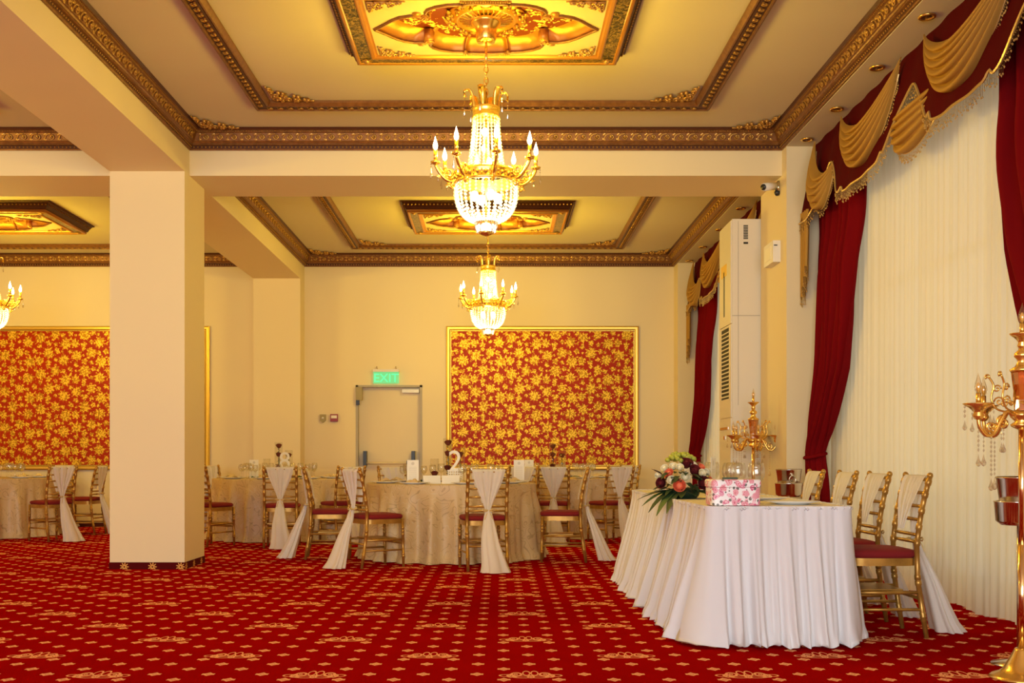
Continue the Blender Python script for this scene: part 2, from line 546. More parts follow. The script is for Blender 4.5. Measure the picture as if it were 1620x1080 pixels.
M['china'] = pmat('white_china', (.85, .85, .84), 0.15)
M['white'] = pmat('white_plastic', (.78, .75, .70), 0.4)
M['cream_metal'] = pmat('cream_enamel', (.74, .68, .56), 0.4)
M['dark'] = pmat('dark_plastic', (.02, .02, .022), 0.4)
M['seam'] = pmat('panel_joint', (.42, .37, .29), 0.6)
M['vent'] = pmat('vent_shadow', (.03, .028, .024), 0.8)
M['card'] = card_mat()
M['cardplain'] = pmat('white_card', (.86, .82, .74), 0.6)
M['rosered'] = pmat('dark_red_petal', (.13, .003, .005), 0.8)
M['roseorange'] = pmat('coral_petal', (.85, .22, .10), 0.6)
M['rosewhite'] = pmat('ivory_petal', (.86, .80, .58), 0.6)
M['hydrangea'] = pmat('lime_petal', (.40, .42, .05), 0.6)
M['leaf'] = pmat('green_leaf', (.035, .085, .022), 0.5)
M['leaf2'] = pmat('dark_leaf', (.018, .045, .018), 0.5)
M['gift'] = giftwrap_mat()
M['red'] = pmat('alarm_red', (.28, .012, .012), 0.4)
M['olive'] = pmat('olive_plastic', (.35, .28, .10), 0.5)
M['doorpaint'] = pmat('beige_door', (.74, .61, .38), 0.55)
M['exit'] = glow_mat('exit_acrylic', (.25, 1.0, .35), 0.9, 0.55)
M['exit_text'] = glow_mat('exit_letters', (.12, 1.0, .30), 1.6, 0.1)
M['napkin'] = cloth_mat('cream_napkin', (.72, .55, .32), 0.1, 0.7)

# ------------------------------------------------------------------ the room
ZC, ZB, ZS = 4.03, 3.615, 3.84          # ceiling, underside of beams, underside of window soffit
XL, XR = -8.97, 3.30                    # side walls
YB, YF = 16.10, -5.0                    # end walls
CX0, CX1 = -3.50, -2.82                 # pillar row and long beam
PX = 2.65                               # face of the window pilasters

def struct(name, mb, mat, smooth=False, parent=None, label=None):
    o = mb.build(name, mat, parent, smooth)
    if not parent: o['kind'] = 'structure'
    if label: o['label'] = label
    return o

floor = struct('floor', MB().box(XL, YF, -.10, XR, YB, 0), M['carpet'], label='deep red carpet with peach dots and crown motifs')
DX0, DX1, DZ = -2.06, -1.076, 2.095     # fire door opening
wb = MB().box(XL, YB, 0, DX0, YB + .2, ZC).box(DX1, YB, 0, XR, YB + .2, ZC).box(DX0, YB, DZ, DX1, YB + .2, ZC)
struct('wall_back', wb, M['paint'], label='cream painted end wall with fire door')
struct('wall_left', MB().box(XL - .2, YF, 0, XL, YB, ZC), M['paint'], label='cream side wall beyond the pillars')
# right wall with two tall windows behind the sheers
WIN = [(5.15, 9.70), (11.05, 15.60)]
wr = MB().box(XR, YF, 0, XR + .2, YB, .12).box(XR, YF, 3.45, XR + .2, YB, ZC)
ys = [YF] + [v for w in WIN for v in w] + [YB]
for i in range(0, len(ys), 2): wr.box(XR, ys[i], .12, XR + .2, ys[i + 1], 3.45)
struct('wall_right', wr, M['paint'], label='cream window wall behind the curtains')
wf = MB().box(XL, YF - .2, 0, XR, YF, .4).box(XL, YF - .2, 3.4, XR, YF, ZC).box(XL, YF - .2, .4, -6.6, YF, 3.4).box(2.6, YF - .2, .4, XR, YF, 3.4)
struct('wall_front', wf, M['paint'], label='glazed wall at the near end of the hall')
struct('ceiling', MB().box(XL, YF, ZC, XR, YB, ZC + .12), M['ceil'], label='plain ceiling between the beams')
struct('ceiling_soffit', MB().box(PX, YF, ZS, XR, YB, ZC - .001), M['ceil'], label='lowered ceiling strip with downlights along the windows')
struct('beam', MB().box(CX0, YF, ZB, CX1, YB, ZC - .001), M['paint'], label='long cream ceiling beam over the pillars')
struct('beam', MB().box(XL, 10.04, ZB, CX0, 10.83, ZC - .001).box(CX1, 10.04, ZB, PX, 10.83, ZC - .001), M['paint'], label='cream cross beam between the two rows of ceiling panels')
struct('beam', MB().box(XL, 3.97, ZB, CX0, 4.76, ZC - .001).box(CX1, 3.97, ZB, PX, 4.76, ZC - .001), M['paint'], label='cream cross beam nearer the glazed wall')
for (y0, y1, lab) in ((9.88, 10.55, 'square cream pillar standing free in the hall'),):
    c = struct('column', MB().box(CX0, y0, 0, CX1, y1, ZB), M['paint'], label=lab)
    sk = MB().box(CX0 - .006, y0 - .006, 0, CX1 + .006, y1 + .006, .063).build('skirting', M['skirt'], c, False)
struct('pilaster', MB().box(CX0, 15.75, 0, CX1, YB, ZB), M['paint'], label='cream pilaster on the end wall under the long beam')
for (y0, y1, lab) in ((9.88, 10.83, 'cream pilaster between the two windows'), (15.75, YB, 'cream pilaster in the far window corner'), (3.85, 4.80, 'cream pilaster before the nearer window')):
    struct('pilaster', MB().box(PX, y0, 0, XR, y1, ZS), M['paint'], label=lab)
bb = MB().box(XL, YB - .015, 0, CX0, YB, .06).box(CX1, YB - .015, 0, DX0 - .04, YB, .06).box(DX1 + .04, YB - .015, 0, PX, YB, .06)
struct('baseboard_back', bb, M['skirting'])
struct('baseboard_left', MB().box(XL, YF, 0, XL + .015, YB, .06), M['skirting'])

# windows
for wi, (y0, y1) in enumerate(WIN):
    w = empty('window_%d' % (wi + 1), (XR + .1, 0, 0)); w['kind'] = 'structure'
    w['label'] = 'tall white framed window behind the sheer curtain'
    fr = MB()
    n = 4
    for k in range(n + 1):
        y = lerp(y0, y1, k / n); fr.box(-.03, y - .035, .12, .03, y + .035, 3.45)
    for z in (.15, 2.5, 3.42): fr.box(-.03, y0, z - .03, .03, y1, z + .03)
    fr.build('window_frame', M['white'], w, False)
    for k in range(n):
        a = lerp(y0, y1, k / n) + .035; b = lerp(y0, y1, (k + 1) / n) - .035
        for (z0, z1) in ((.18, 2.47), (2.53, 3.39)):
            MB().box(-.004, a, z0, .004, b, z1).build('pane', M['pane'], w, False)
w = empty('window_3', (0, YF - .1, 0)); w['kind'] = 'structure'; w['label'] = 'wide glazed front behind the viewpoint'
fr = MB()
for k in range(6):
    x = lerp(-6.6, 2.6, k / 5); fr.box(x - .04, -.03, .4, x + .04, .03, 3.4)
for z in (.43, 3.37): fr.box(-6.6, -.03, z - .03, 2.6, .03, z + .03)
fr.build('window_frame', M['white'], w, False)
for k in range(5):
    MB().box(lerp(-6.6, 2.6, k / 5) + .04, -.004, .46, lerp(-6.6, 2.6, (k + 1) / 5) - .04, .004, 3.34).build('pane', M['pane'], w, False)

# fire door
d = empty('door_1', ((DX0 + DX1) / 2, YB, 0)); d['kind'] = 'structure'; d['label'] = 'beige fire door with black push-bar ends and closer'
hw = (DX1 - DX0) / 2
MB().box(-hw, -.008, 0, -hw + .035, .2, DZ).box(hw - .035, -.008, 0, hw, .2, DZ).box(-hw, -.008, DZ - .03, hw, .2, DZ).build('door_frame', M['seam'], d, False)
MB().box(-hw + .035, .10, .01, hw - .035, .15, DZ - .03).build('door_leaf', M['doorpaint'], d, False)
zb = 1.0
bar = MB().tube([(-hw + .14, .01, zb - .06), (hw - .14, .01, zb - .06)], .018, 8).build('push_bar', M['doorpaint'], d)
for sx in (-1, 1):
    MB().box(sx * (hw - .16), -.03, zb - .10, sx * (hw - .11), .10, zb + .12).build('bar_housing', M['dark'], d, False)
MB().tube([(hw - .16, -.02, zb - .02), (hw - .22, -.06, zb - .03), (hw - .22, -.06, zb - .07)], .012, 6).build('handle', M['dark'], d)
MB().box(hw - .30, 0.02, DZ - .11, hw - .05, .10, DZ - .06).build('door_closer', M['white'], d, False)
MB().box(-hw + .01, -.07, 1.87, -hw + .10, -.012, DZ - .03).build('magnet_housing', M['olive'], d, False)
MB().box(-hw + .01, -.06, 1.80, -hw + .06, -.012, 1.87).build('magnet', M['dark'], d, False)

# ------------------------------------------------------------------ ornament pieces
def spiral2(cx, cy, r, turns, a0, sgn=1, n=18, r1=.12):
    return [(cx + lerp(r, r * r1, t) * math.cos(a0 + sgn * turns * 2 * PI * t), cy + lerp(r, r * r1, t) * math.sin(a0 + sgn * turns * 2 * PI * t)) for t in [i / (n - 1) for i in range(n)]]

def leaf_blob(mb, mp, x, y, ang, ln, wd):
    c, s = math.cos(ang), math.sin(ang)
    pts = [(0, 0, 0), (.35, .5, 0.0), (1, 0, 0), (.35, -.5, 0.0), (.4, 0, .35)]
    vs = [mp(x + (p[0] * ln * c - p[1] * wd * s), y + (p[0] * ln * s + p[1] * wd * c), p[2] * wd) for p in pts]
    mb.add(vs, [(0, 3, 4), (3, 2, 4), (2, 1, 4), (1, 0, 4)])

def scroll_unit(mb, mp, s0, L, h):
    """one running-scroll repeat, s0..s0+L along, height h, written through mp(s, t, out)"""
    cx, cy = s0 + L * .5, h * .5
    sp = spiral2(cx, cy, h * .42, 1.6, PI, 1, 15)
    mb.tube([mp(a, b, .004) for a, b in sp], .0075, 4, caps=False)
    tail = [(s0 - L * .02, h * .15), (s0 + L * .06, h * .62), (s0 + L * .2, h * .86), (cx - h * .1, h * .92)]
    mb.tube([mp(a, b, .003) for a, b in tail], .007, 4, caps=False)
    for (ax, ay, an, ln) in ((s0 + L * .12, h * .7, 2.3, .03), (s0 + L * .86, h * .3, -.7, .04), (s0 + L * .88, h * .65, .7, .035), (s0 + L * .1, h * .25, -2.2, .028)):
        leaf_blob(mb, mp, ax, ay, an, ln, .022)
    c = mp(cx, cy, .008); mb.octa(c, .011)

# cornice: profile bands from the wall bottom edge up to the ceiling
def cornice(rect, runs, lab, tn):
    x0, y0, x1, y1 = rect
    root = empty('trim_%d' % tn); root['kind'] = 'structure'; root['label'] = lab
    z = 3.846
    body = [(0, z), (.014, z), (.018, z + .010), (.024, z + .012), (.024, z + .040), (.040, z + .046), (.040, z + .056), (.046, z + .060), (.052, z + .070),
            (.062, z + .075), (.086, z + .140), (.096, z + .146), (.096, z + .160), (.108, z + .164), (.122, ZC - .001), (0, ZC - .001)]
    sharp(fix_normals(MB().sweep_rect(body, x0, y0, x1, y1).build('moulding', M['bronze'], root)), .4)
    dk = [(.0235, z + .013), (.0262, z + .013), (.0262, z + .039), (.0235, z + .039)]
    fix_normals(MB().sweep_rect(dk, x0, y0, x1, y1).build('dark_band', M['bronze_dark'], root, False))
    dk2 = [(.106, z + .166), (.110, z + .164), (.1245, ZC - .0015), (.120, ZC - .0015)]
    fix_normals(MB().sweep_rect(dk2, x0, y0, x1, y1).build('dark_edge', M['bronze_dark'], root, False))
    for run in runs:
        rel = MB(); beads = MB()
        if run == 'back':   a, b = x0, x1; mpw = lambda s, p, zz: (s, y1 - p, zz)
        elif run == 'left': a, b = y0, y1; mpw = lambda s, p, zz: (x0 + p, s, zz)
        else:               a, b = y0, y1; mpw = lambda s, p, zz: (x1 - p, s, zz)
        A = Vector((.064, z + .078)); B = Vector((.085, z + .137)); dv = (B - A); h = dv.length; dv.normalize(); nv = Vector((dv.y, -dv.x))
        def mp(s, t, o):
            q = A + dv * t + nv * o
            return mpw(s, q.x, q.y)
        L = .128; n = int((b - a - .22) / L); off = (b - a - n * L) / 2
        for k in range(n): scroll_unit(rel, mp, a + off + k * L, L, h)
        nb = int((b - a - .06) / .036)
        for k in range(nb):
            s = a + .03 + (k + .5) * (b - a - .06) / nb
            beads.octa(mpw(s, .028, z + .026), .0095)
        nb = int((b - a - .2) / .024)
        for k in range(nb):
            s = a + .10 + (k + .5) * (b - a - .2) / nb
            beads.octa(mpw(s, .098, z + .153), .006)
        o = rel.build('scroll_relief', M['gilt'], root); tag(o, kind='stuff')
        o = beads.build('bead_row', M['gilt'], root, False); tag(o, kind='stuff')
    return root

# corner scroll ornament lying under the ceiling, filling a corner along +x and +y
def corner_ornament_mesh():
    mb = MB()
    mp = lambda x, y, o: (x, y, -o - .004)
    rnd = random.Random(3)
    for (cx, cy, r, a0, sg) in ((.06, .06, .05, 0, 1), (.15, .05, .036, PI, -1), (.05, .15, .036, -PI / 2, 1), (.23, .04, .026, PI, 1), (.04, .23, .026, -PI / 2, -1), (.13, .12, .030, 2, 1), (.30, .03, .018, PI, -1), (.03, .30, .018, 0, 1)):
        mb.tube([mp(a, b, .012) for a, b in spiral2(cx, cy, r, 1.5, a0, sg, 16)], .010, 5, caps=False)
        mb.ball(mp(cx, cy, .02), .013, seg=6, rings=4)
    for k in range(26):
        t = rnd.random() ** 1.2; s = rnd.random() * (1 - t)
        x, y = .02 + .33 * t, .02 + .33 * s
        if x + y > .36: continue
        mb.ball(mp(x, y, .014), .013 + .008 * rnd.random(), seg=6, rings=4)
        leaf_blob(mb, lambda a, b, o: mp(a, b, o + .01), x, y, rnd.random() * 6.28, .045, .03)
    for (a, b) in (((.02, .02), (.36, .015)), ((.02, .02), (.015, .36))):
        mb.tube([mp(lerp(a[0], b[0], t), lerp(a[1], b[1], t) + 0.012 * math.sin(t * 12), .01) for t in [i / 14 for i in range(15)]], .008, 5)
    return mb.mesh('corner_scroll', M['gilt'])
CORNER = corner_ornament_mesh()
def corner_piece(parent, x, y, sx, sy, z, sc=1.0):
    o = bpy.data.objects.new('corner_scroll', CORNER); COL.objects.link(o)
    o.parent = parent; o.location = (x, y, z); o.scale = (sx * sc, sy * sc, sc)
    return o

def inner_moulding(rect, lab, tn):
    x0, y0, x1, y1 = rect
    root = empty('trim_%d' % tn); root['kind'] = 'structure'; root['label'] = lab
    Z = ZC
    prof = [(0, Z - .001), (0, Z - .035), (.018, Z - .052), (.030, Z - .052), (.036, Z - .040), (.110, Z - .040), (.118, Z - .048), (.130, Z - .048), (.150, Z - .020), (.150, Z - .001)]
    sharp(fix_normals(MB().sweep_rect(prof, x0, y0, x1, y1).build('moulding', M['bronze'], root)), .4)
    fix_normals(MB().sweep_rect([(.038, Z - .040), (.038, Z - .0425), (.108, Z - .0425), (.108, Z - .040)], x0, y0, x1, y1).build('dark_band', M['bronze_dark'], root, False))
    rel = MB()
    for side in range(4):
        a, b = (x0, x1) if side % 2 == 0 else (y0, y1)
        if side == 0: continue
        pos = {1: lambda s, t, o: (x0 + .04 + t, s, Z - .043 - o), 3: lambda s, t, o: (x1 - .04 - t, s, Z - .043 - o), 2: lambda s, t, o: (s, y1 - .04 - t, Z - .043 - o)}[side]
        n = int((b - a - .2) / .085)
        for k in range(n):
            s0 = a + .1 + k * (b - a - .2) / n
            rel.tube([pos(p[0], p[1], .004) for p in spiral2(s0 + .04, .032, .026, 1.3, PI, 1, 10)], .007, 4, caps=False)
            leaf_blob(rel, pos, s0 + .005, .035, .5, .03, .02)
            rel.octa(pos(s0 + .04, .032, .004), .009)
    tag(rel.build('scroll_relief', M['gilt'], root), kind='stuff')
    return root

BAYS = {  # name: cornice rect, runs carrying relief, inner rect, medallion centre
    'centre_far':  ((CX1, 10.83, PX, YB), ('back', 'left', 'right'), (-2.05, 11.44, 1.84, 15.46), (-.085, 13.45)),
    'centre_near': ((CX1, 4.76, PX, 10.04), ('back', 'left', 'right'), (-2.05, 5.47, 1.84, 9.33), (-.06, 7.40)),
    'left_far':    ((XL, 10.83, CX0, YB), ('back',), (-8.20, 11.44, -4.27, 15.46), (-6.25, 13.45)),
    'left_near':   ((XL, 4.76, CX0, 10.04), ('back',), (-8.20, 5.47, -4.27, 9.33), (-6.25, 7.40)),
    'centre_front': ((CX1, YF + .2, PX, 3.97), (), None, (-.06, .2)),
    'left_front':  ((XL, YF + .2, CX0, 3.97), (), None, (-6.25, .2)),
}
BLAB = {'centre_far': 'ceiling bay in front of the fire door wall', 'centre_near': 'ceiling bay beside the tall curtained window', 'left_far': 'ceiling bay behind the pillar on the far side',
        'left_near': 'ceiling bay beyond the long beam', 'centre_front': 'ceiling bay near the glazed wall', 'left_front': 'ceiling bay in the glazed corner'}
tn = 1
for bn, (rc, runs, inn, mc) in BAYS.items():
    r = cornice(rc, runs, 'gilded scroll cornice round the ' + BLAB[bn], tn); tn += 1
    if inn:
        for sx, sy, x, y in ((1, -1, rc[0] + .13, rc[3] - .13), (-1, -1, rc[2] - .13, rc[3] - .13)):
            corner_piece(r, x, y, sx, sy, ZC)
        q = inner_moulding(inn, 'gilded rectangular moulding on the ' + BLAB[bn], tn); tn += 1
        for sx, sy, x, y in ((1, 1, inn[0] + .17, inn[1] + .17), (-1, 1, inn[2] - .17, inn[1] + .17), (1, -1, inn[0] + .17, inn[3] - .17), (-1, -1, inn[2] - .17, inn[3] - .17)):
            corner_piece(q, x, y, sx, sy, ZC)

# ------------------------------------------------------------------ ceiling medallions
QUART = [(.77, 0), (.735, .035), (.69, .085), (.64, .145), (.58, .195), (.51, .220), (.445, .212), (.405, .190), (.385, .215), (.405, .262), (.385, .312), (.33, .355), (.25, .385), (.165, .392), (.155, .362), (.135, .405), (.06, .412), (0, .413)]
def quatrefoil():
    q = QUART
    a = [(x, y) for x, y in q]
    b = [(-x, y) for x, y in reversed(q[:-1])]
    c = [(-x, -y) for x, y in q[1:]]
    d = [(x, -y) for x, y in reversed(q[1:-1])]
    return a + b + c + d
def rect_hit(x, y, hx, hy):
    k = min(hx / abs(x) if abs(x) > 1e-9 else 1e9, hy / abs(y) if abs(y) > 1e-9 else 1e9)
    return (x * k, y * k)
def make_medallion():
    root = empty('ceiling_medallion')
    hx, hy = 1.03, .72
    zt, zb_ = 0.0, -.115
    R = (-hx, -hy, hx, hy)
    out = [(0, zt - .001), (0, -.012), (.02, -.018), (.045, -.05), (.06, -.085), (.075, -.092), (.075, zt - .001)]
    sharp(fix_normals(MB().sweep_rect(out, *R).build('outer_frame', M['bronze_dark'], root)), .4)
    bd = MB()
    for k in range(46):
        x = lerp(-hx + .05, hx - .05, k / 45)
        for sy in (-1, 1): bd.octa((x, sy * (hy - .030), -.040), .011)
    for k in range(30):
        y = lerp(-hy + .06, hy - .06, k / 29)
        for sx in (-1, 1): bd.octa((sx * (hx - .030), y, -.040), .011)
    tag(bd.build('bead_row', M['gilt'], root, False), kind='stuff')
    edge = [(.074, zt - .002), (.074, zb_), (.09, zb_ - .008), (.104, zb_), (.104, zt - .002)]
    fix_normals(MB().sweep_rect(edge, *R).build('gold_edge', M['orange_gold'], root))
    mar = [(.103, zt - .003), (.103, zb_ + .004), (.195, zb_ + .004), (.195, zt - .003)]
    fix_normals(MB().sweep_rect(mar, *R).build('marble_band', M['marble'], root, False))
    inn = [(.194, zt - .004), (.194, zb_ - .002), (.205, zb_ - .008), (.222, zb_ - .004), (.232, zb_ + .010), (.244, zb_ + .012), (.244, zt - .004)]
    sharp(fix_normals(MB().sweep_rect(inn, *R).build('inner_frame', M['orange_gold'], root)), .4)
    # field with the quatrefoil opening
    ol = quatrefoil(); n = len(ol); fx, fy = hx - .243, hy - .243
    sc = min(.96 * fx / .77, .96 * fy / .413)
    kx, ky = .965 * fx / .77, .90 * fy / .413
    ol = [(x * kx, y * ky) for x, y in ol]
    zf = zb_ + .012
    # dense angular resampling so that the field reaches the corners
    ring = []
    for i in range(n):
        p, q = ol[i], ol[(i + 1) % n]
        for k in range(4): ring.append((lerp(p[0], q[0], k / 4), lerp(p[1], q[1], k / 4)))
    corners = [(fx, fy), (-fx, fy), (-fx, -fy), (fx, -fy)]
    outer = [rect_hit(x, y, fx, fy) for x, y in ring]
    for c in corners:
        j = min(range(len(outer)), key=lambda i: (outer[i][0] - c[0]) ** 2 + (outer[i][1] - c[1]) ** 2)
        outer[j] = c
    N = len(ring)
    fld = MB().add([(x, y, zf) for x, y in ring] + [(x, y, zf) for x, y in outer], [(i, (i + 1) % N, N + (i + 1) % N, N + i) for i in range(N)])
    fld.build('field', M['field'], root, False)
    prof = [(1.0, zf - .010), (1.0, zf), (.985, zf + .03), (.955, zf + .055), (.90, zf + .075), (.86, zf + .083)]
    cv = MB().grid(N, len(prof), lambda u, v: (ring[int(round(u * N)) % N][0] * prof[int(round(v * (len(prof) - 1)))][0], ring[int(round(u * N)) % N][1] * prof[int(round(v * (len(prof) - 1)))][0], prof[int(round(v * (len(prof) - 1)))][1]), cu=True)
    cv.build('gold_cove', M['orange_gold'], root)
    MB().tube([(x, y, zf - .006) for x, y in ring], .011, 5, closed=True).build('cove_rim', M['bronze'], root)
    top = [(x * .87, y * .87, zf + .083) for x, y in ring]
    MB().add(top + [(0, 0, zf + .083)], [(i, (i + 1) % N, N) for i in range(N)]).build('painted_panel', M['floralred'], root, False)
    # scrolls at the four notches
    for sx in (-1, 1):
        for sy in (-1, 1):
            s = MB()
            x, y = sx * .405 * kx, sy * .195 * ky
            s.tube([(x, y, zf - .012), (x, y, zf + .07)], .036, 10)
            s.tube([(x + sx * .055, y + sy * .05, zf - .012), (x + sx * .055, y + sy * .05, zf + .07)], .030, 10)
            s.tube([(p[0], p[1], zf - .014) for p in spiral2(x, y, .034, 1.5, 0, sx * sy, 14)], .007, 5)
            s.build('scroll', M['orange_gold'], root)
    # rosette
    zt2 = zf + .083
    ro = MB()
    prof = [(.275, zt2 - .002), (.27, zt2 - .014), (.215, zt2 - .02), (.205, zt2 - .034), (.19, zt2 - .034), (.182, zt2 - .018)]
    ro.lathe(prof, 40)
    ro.build('rosette_ring', M['orange_gold'], root)
    pet = MB()
    K = 26
    for k in range(K):
        a = 2 * PI * k / K
        def P(r, w, z): return (r * math.cos(a + w), r * math.sin(a + w), z)
        wv = PI / K
        pet.add([P(.04, -wv * .8, zt2 - .03), P(.04, wv * .8, zt2 - .03), P(.11, wv * .9, zt2 - .014), P(.185, wv * .6, zt2 - .02), P(.19, 0, zt2 - .022), P(.185, -wv * .6, zt2 - .02), P(.11, -wv * .9, zt2 - .014), P(.11, 0, zt2 - .036)],
                [(0, 7, 1), (1, 7, 2), (2, 7, 3), (3, 7, 4), (4, 7, 5), (5, 7, 6), (6, 7, 0)])
    pet.build('rosette_petals', M['gold'], root, False)
    wr_ = MB(); rnd = random.Random(5)
    for k in range(34):
        a = 2 * PI * k / 34; r = .245 + .02 * math.sin(k * 2.4)
        leaf_blob(wr_, lambda x, y, o: (x, y, zt2 - .022 - o * 1.2), r * math.cos(a), r * math.sin(a), a + 1.1, .06, .035)
        wr_.ball((r * math.cos(a) , r * math.sin(a), zt2 - .03), .014, seg=6, rings=4)
    tag(wr_.build('leaf_wreath', M['gilt'], root), kind='stuff')
    for sx in (-1, 1):
        for sy in (-1, 1):
            o = corner_piece(root, sx * (fx - .012), sy * (fy - .012), -sx, -sy, zf, .56)
            o.scale = (-sx * .72, -sy * .46, .7)
            c = MB(); x, y = sx * (hx - .15), sy * (hy - .15)
            c.ball((x, y, zb_ - .004), .026, .6)
            for k in range(8):
                a = k * PI / 4
                leaf_blob(c, lambda xx, yy, o: (xx, yy, zb_ - o * .8), x, y, a, .05, .036)
            c.build('corner_rosette', M['gilt'], root)
    for sy in (-1, 1):
        g = MB()
        for k in range(21):
            x = (k - 10) * .016
            g.ball((x, sy * (.413 * ky + .018), zf - .006), .009, seg=6, rings=4)
        tag(g.build('bead_garland', M['gilt'], root), kind='stuff')
    return root
MLAB = {'centre_far': 'ornate gold framed ceiling panel with red centre, close to the fire door wall', 'centre_near': 'large ornate gold framed ceiling panel with red centre over the open carpet',
        'left_far': 'ornate gold framed ceiling panel seen past the pillar', 'left_near': 'ornate gold framed ceiling panel beyond the long beam'}
med0 = None
for bn in ('centre_near', 'centre_far', 'left_far', 'left_near'):
    if med0 is None: med0 = m_ = make_medallion()
    else: m_ = copy_tree(med0)
    mc = BAYS[bn][3]
    m_.location = (mc[0], mc[1], ZC)
    tag(m_, MLAB[bn], 'ceiling panel', 'ornate ceiling panels')

sd = empty('smoke_detector', (-.06, 7.06, ZC - .033))
tag(sd, 'round white smoke detector beside the chandelier cup', 'detector')
MB().lathe([(.05, 0), (.05, -.015), (.043, -.02), (.0, -.02)], 20).build('base', M['white'], sd)
MB().lathe([(.034, -.02), (.034, -.028), (.04, -.032), (.04, -.045), (.03, -.052), (0, -.053)], 20).build('sensor_cap', M['white'], sd)
MB().lathe([(.033, -.0205), (.0345, -.0205), (.0345, -.028), (.033, -.028)], 20).build('dark_gap', M['dark'], sd)

# downlights in the soffit
dl0 = None
for (x, y) in ((2.77, 9.65), (2.77, 8.81), (2.77, 7.88), (2.77, 6.97), (2.77, 6.05), (2.78, 12.3), (2.78, 13.44), (2.78, 14.54), (2.78, 15.55)):
    if dl0 is None:
        dl0 = t = empty('downlight')
        MB().lathe([(.034, -.001), (.055, -.001), (.058, -.008), (.05, -.014), (.036, -.010), (.034, -.001)], 20).build('rim', M['gold'], t)
        MB().lathe([(.036, -.004), (.02, -.006), (0, -.007)], 16).build('reflector', M['bronze_dark'], t)
        MB().ball((0, 0, -.006), .012).build('lamp', M['clearbulb'], t)
    else: t = copy_tree(dl0)
    t.location = (x, y, ZS)
    far = y > 10
    tag(t, 'small round gold downlight in the strip over the ' + ('window beside the white air unit' if far else 'large curtained window'), 'downlight', 'downlights by the ' + ('far' if far else 'near') + ' window')

# ------------------------------------------------------------------ framed fabric wall panels
def wall_panel(x0, x1, z0, z1, lab):
    root = empty('wall_panel', ((x0 + x1) / 2, YB, 0)); cx = (x0 + x1) / 2
    tag(root, lab, 'wall panel', 'floral panels on the end wall')
    a, b = x0 - cx, x1 - cx
    MB().box(a + .06, -.02, z0 + .06, b - .06, -.002, z1 - .06).build('fabric', M['wallpaper'], root, False)
    w = .075
    prof = [(0, 0), (0, -.03), (.02, -.045), (.045, -.04), (.06, -.025), (w, -.022), (w, 0)]
    vs = []; fs = []; n = len(prof)
    for (sx, sz) in ((0, 0), (1, 0), (1, 1), (0, 1)):
        for (p, yy) in prof:
            vs.append((a + p if sx == 0 else b - p, yy - .002, z0 + p if sz == 0 else z1 - p))
    for c in range(4):
        d_ = (c + 1) % 4
        for k in range(n): fs.append((c * n + k, d_ * n + k, d_ * n + (k + 1) % n, c * n + (k + 1) % n))
    sharp(fix_normals(MB().add(vs, fs).build('frame', M['goldpaint'], root)), .5)
    bd = MB()
    q = .068
    for (p0, p1) in (((a + q, z0 + q), (b - q, z0 + q)), ((a + q, z1 - q), (b - q, z1 - q)), ((a + q, z0 + q), (a + q, z1 - q)), ((b - q, z0 + q), (b - q, z1 - q))):
        L = math.hypot(p1[0] - p0[0], p1[1] - p0[1]); m_ = int(L / .022)
        for k in range(m_): bd.octa((lerp(p0[0], p1[0], (k + .5) / m_), -.029, lerp(p0[1], p1[1], (k + .5) / m_)), .008)
    tag(bd.build('bead_edge', M['bronze_dark'], root, False), kind='stuff')
    return root
wall_panel(-.72, 2.125, .84, 2.966, 'red and gold floral fabric panel in gilt frame beside the fire door')
wall_panel(-8.30, -4.22, .84, 2.966, 'wide red and gold floral fabric panel in gilt frame behind the pillar')

# exit sign, call points, camera, emergency light
def text_mesh(txt, size, depth, mat, name):
    cu = bpy.data.curves.new(name, 'FONT'); cu.body = txt; cu.size = size; cu.extrude = depth; cu.align_x = 'CENTER'; cu.resolution_u = 3
    o = bpy.data.objects.new(name + '_src', cu); COL.objects.link(o)
    bpy.context.view_layer.update()
    dg = bpy.context.evaluated_depsgraph_get()
    me = bpy.data.meshes.new_from_object(o.evaluated_get(dg))
    bpy.data.objects.remove(o); me.materials.clear(); me.materials.append(mat); me.name = name
    return me
def text_obj(txt, size, depth, mat, name, parent, loc, rot=(PI / 2, 0, 0), sc=(1, 1, 1)):
    o = bpy.data.objects.new(name, text_mesh(txt, size, depth, mat, name)); COL.objects.link(o)
    o.parent = parent; o.location = loc; o.rotation_euler = rot; o.scale = sc
    return o
ex = empty('exit_sign', (-1.605, YB - .06, 0)); tag(ex, 'green glowing EXIT sign on a slim bar above the fire door', 'sign')
MB().box(-.192, -.03, 2.285, .192, .058, 2.325).build('housing', M['cream_metal'], ex, False)
MB().box(-.19, -.006, 2.115, .19, .006, 2.285).build('acrylic_plate', M['exit'], ex, False)
text_obj('EXIT', .185, .002, M['exit_text'], 'lettering', ex, (0, -.009, 2.138), sc=(.98, .95, 1))
for sx in (-.14, .14): MB().tube([(sx, .05, 2.325), (sx, .02, 2.365), (sx, -.01, 2.325)], .008, 6).build('hanger', M['silver'], ex)
k = empty('key_switch', (-2.545, YB, 1.61)); tag(k, 'small olive shield-shaped switch on the wall beside the fire door', 'switch')
MB().add([(x, y, z) for y in (0, -.03) for x, z in ((-.045, .05), (.045, .05), (.045, -.04), (0, -.075), (-.045, -.04))], [(0, 1, 2, 3, 4), (9, 8, 7, 6, 5)] + [(i, (i + 1) % 5, 5 + (i + 1) % 5, 5 + i) for i in range(5)]).build('cover', M['olive'], k, False)
MB().ball((0, -.03, -.005), .02, .9).build('knob', M['white'], k)
k = empty('fire_call_point', (-2.378, YB, 1.61)); tag(k, 'square red fire alarm call point with pale window', 'alarm')
MB().box(-.055, -.04, -.055, .055, 0, .055).build('case', M['red'], k, False)
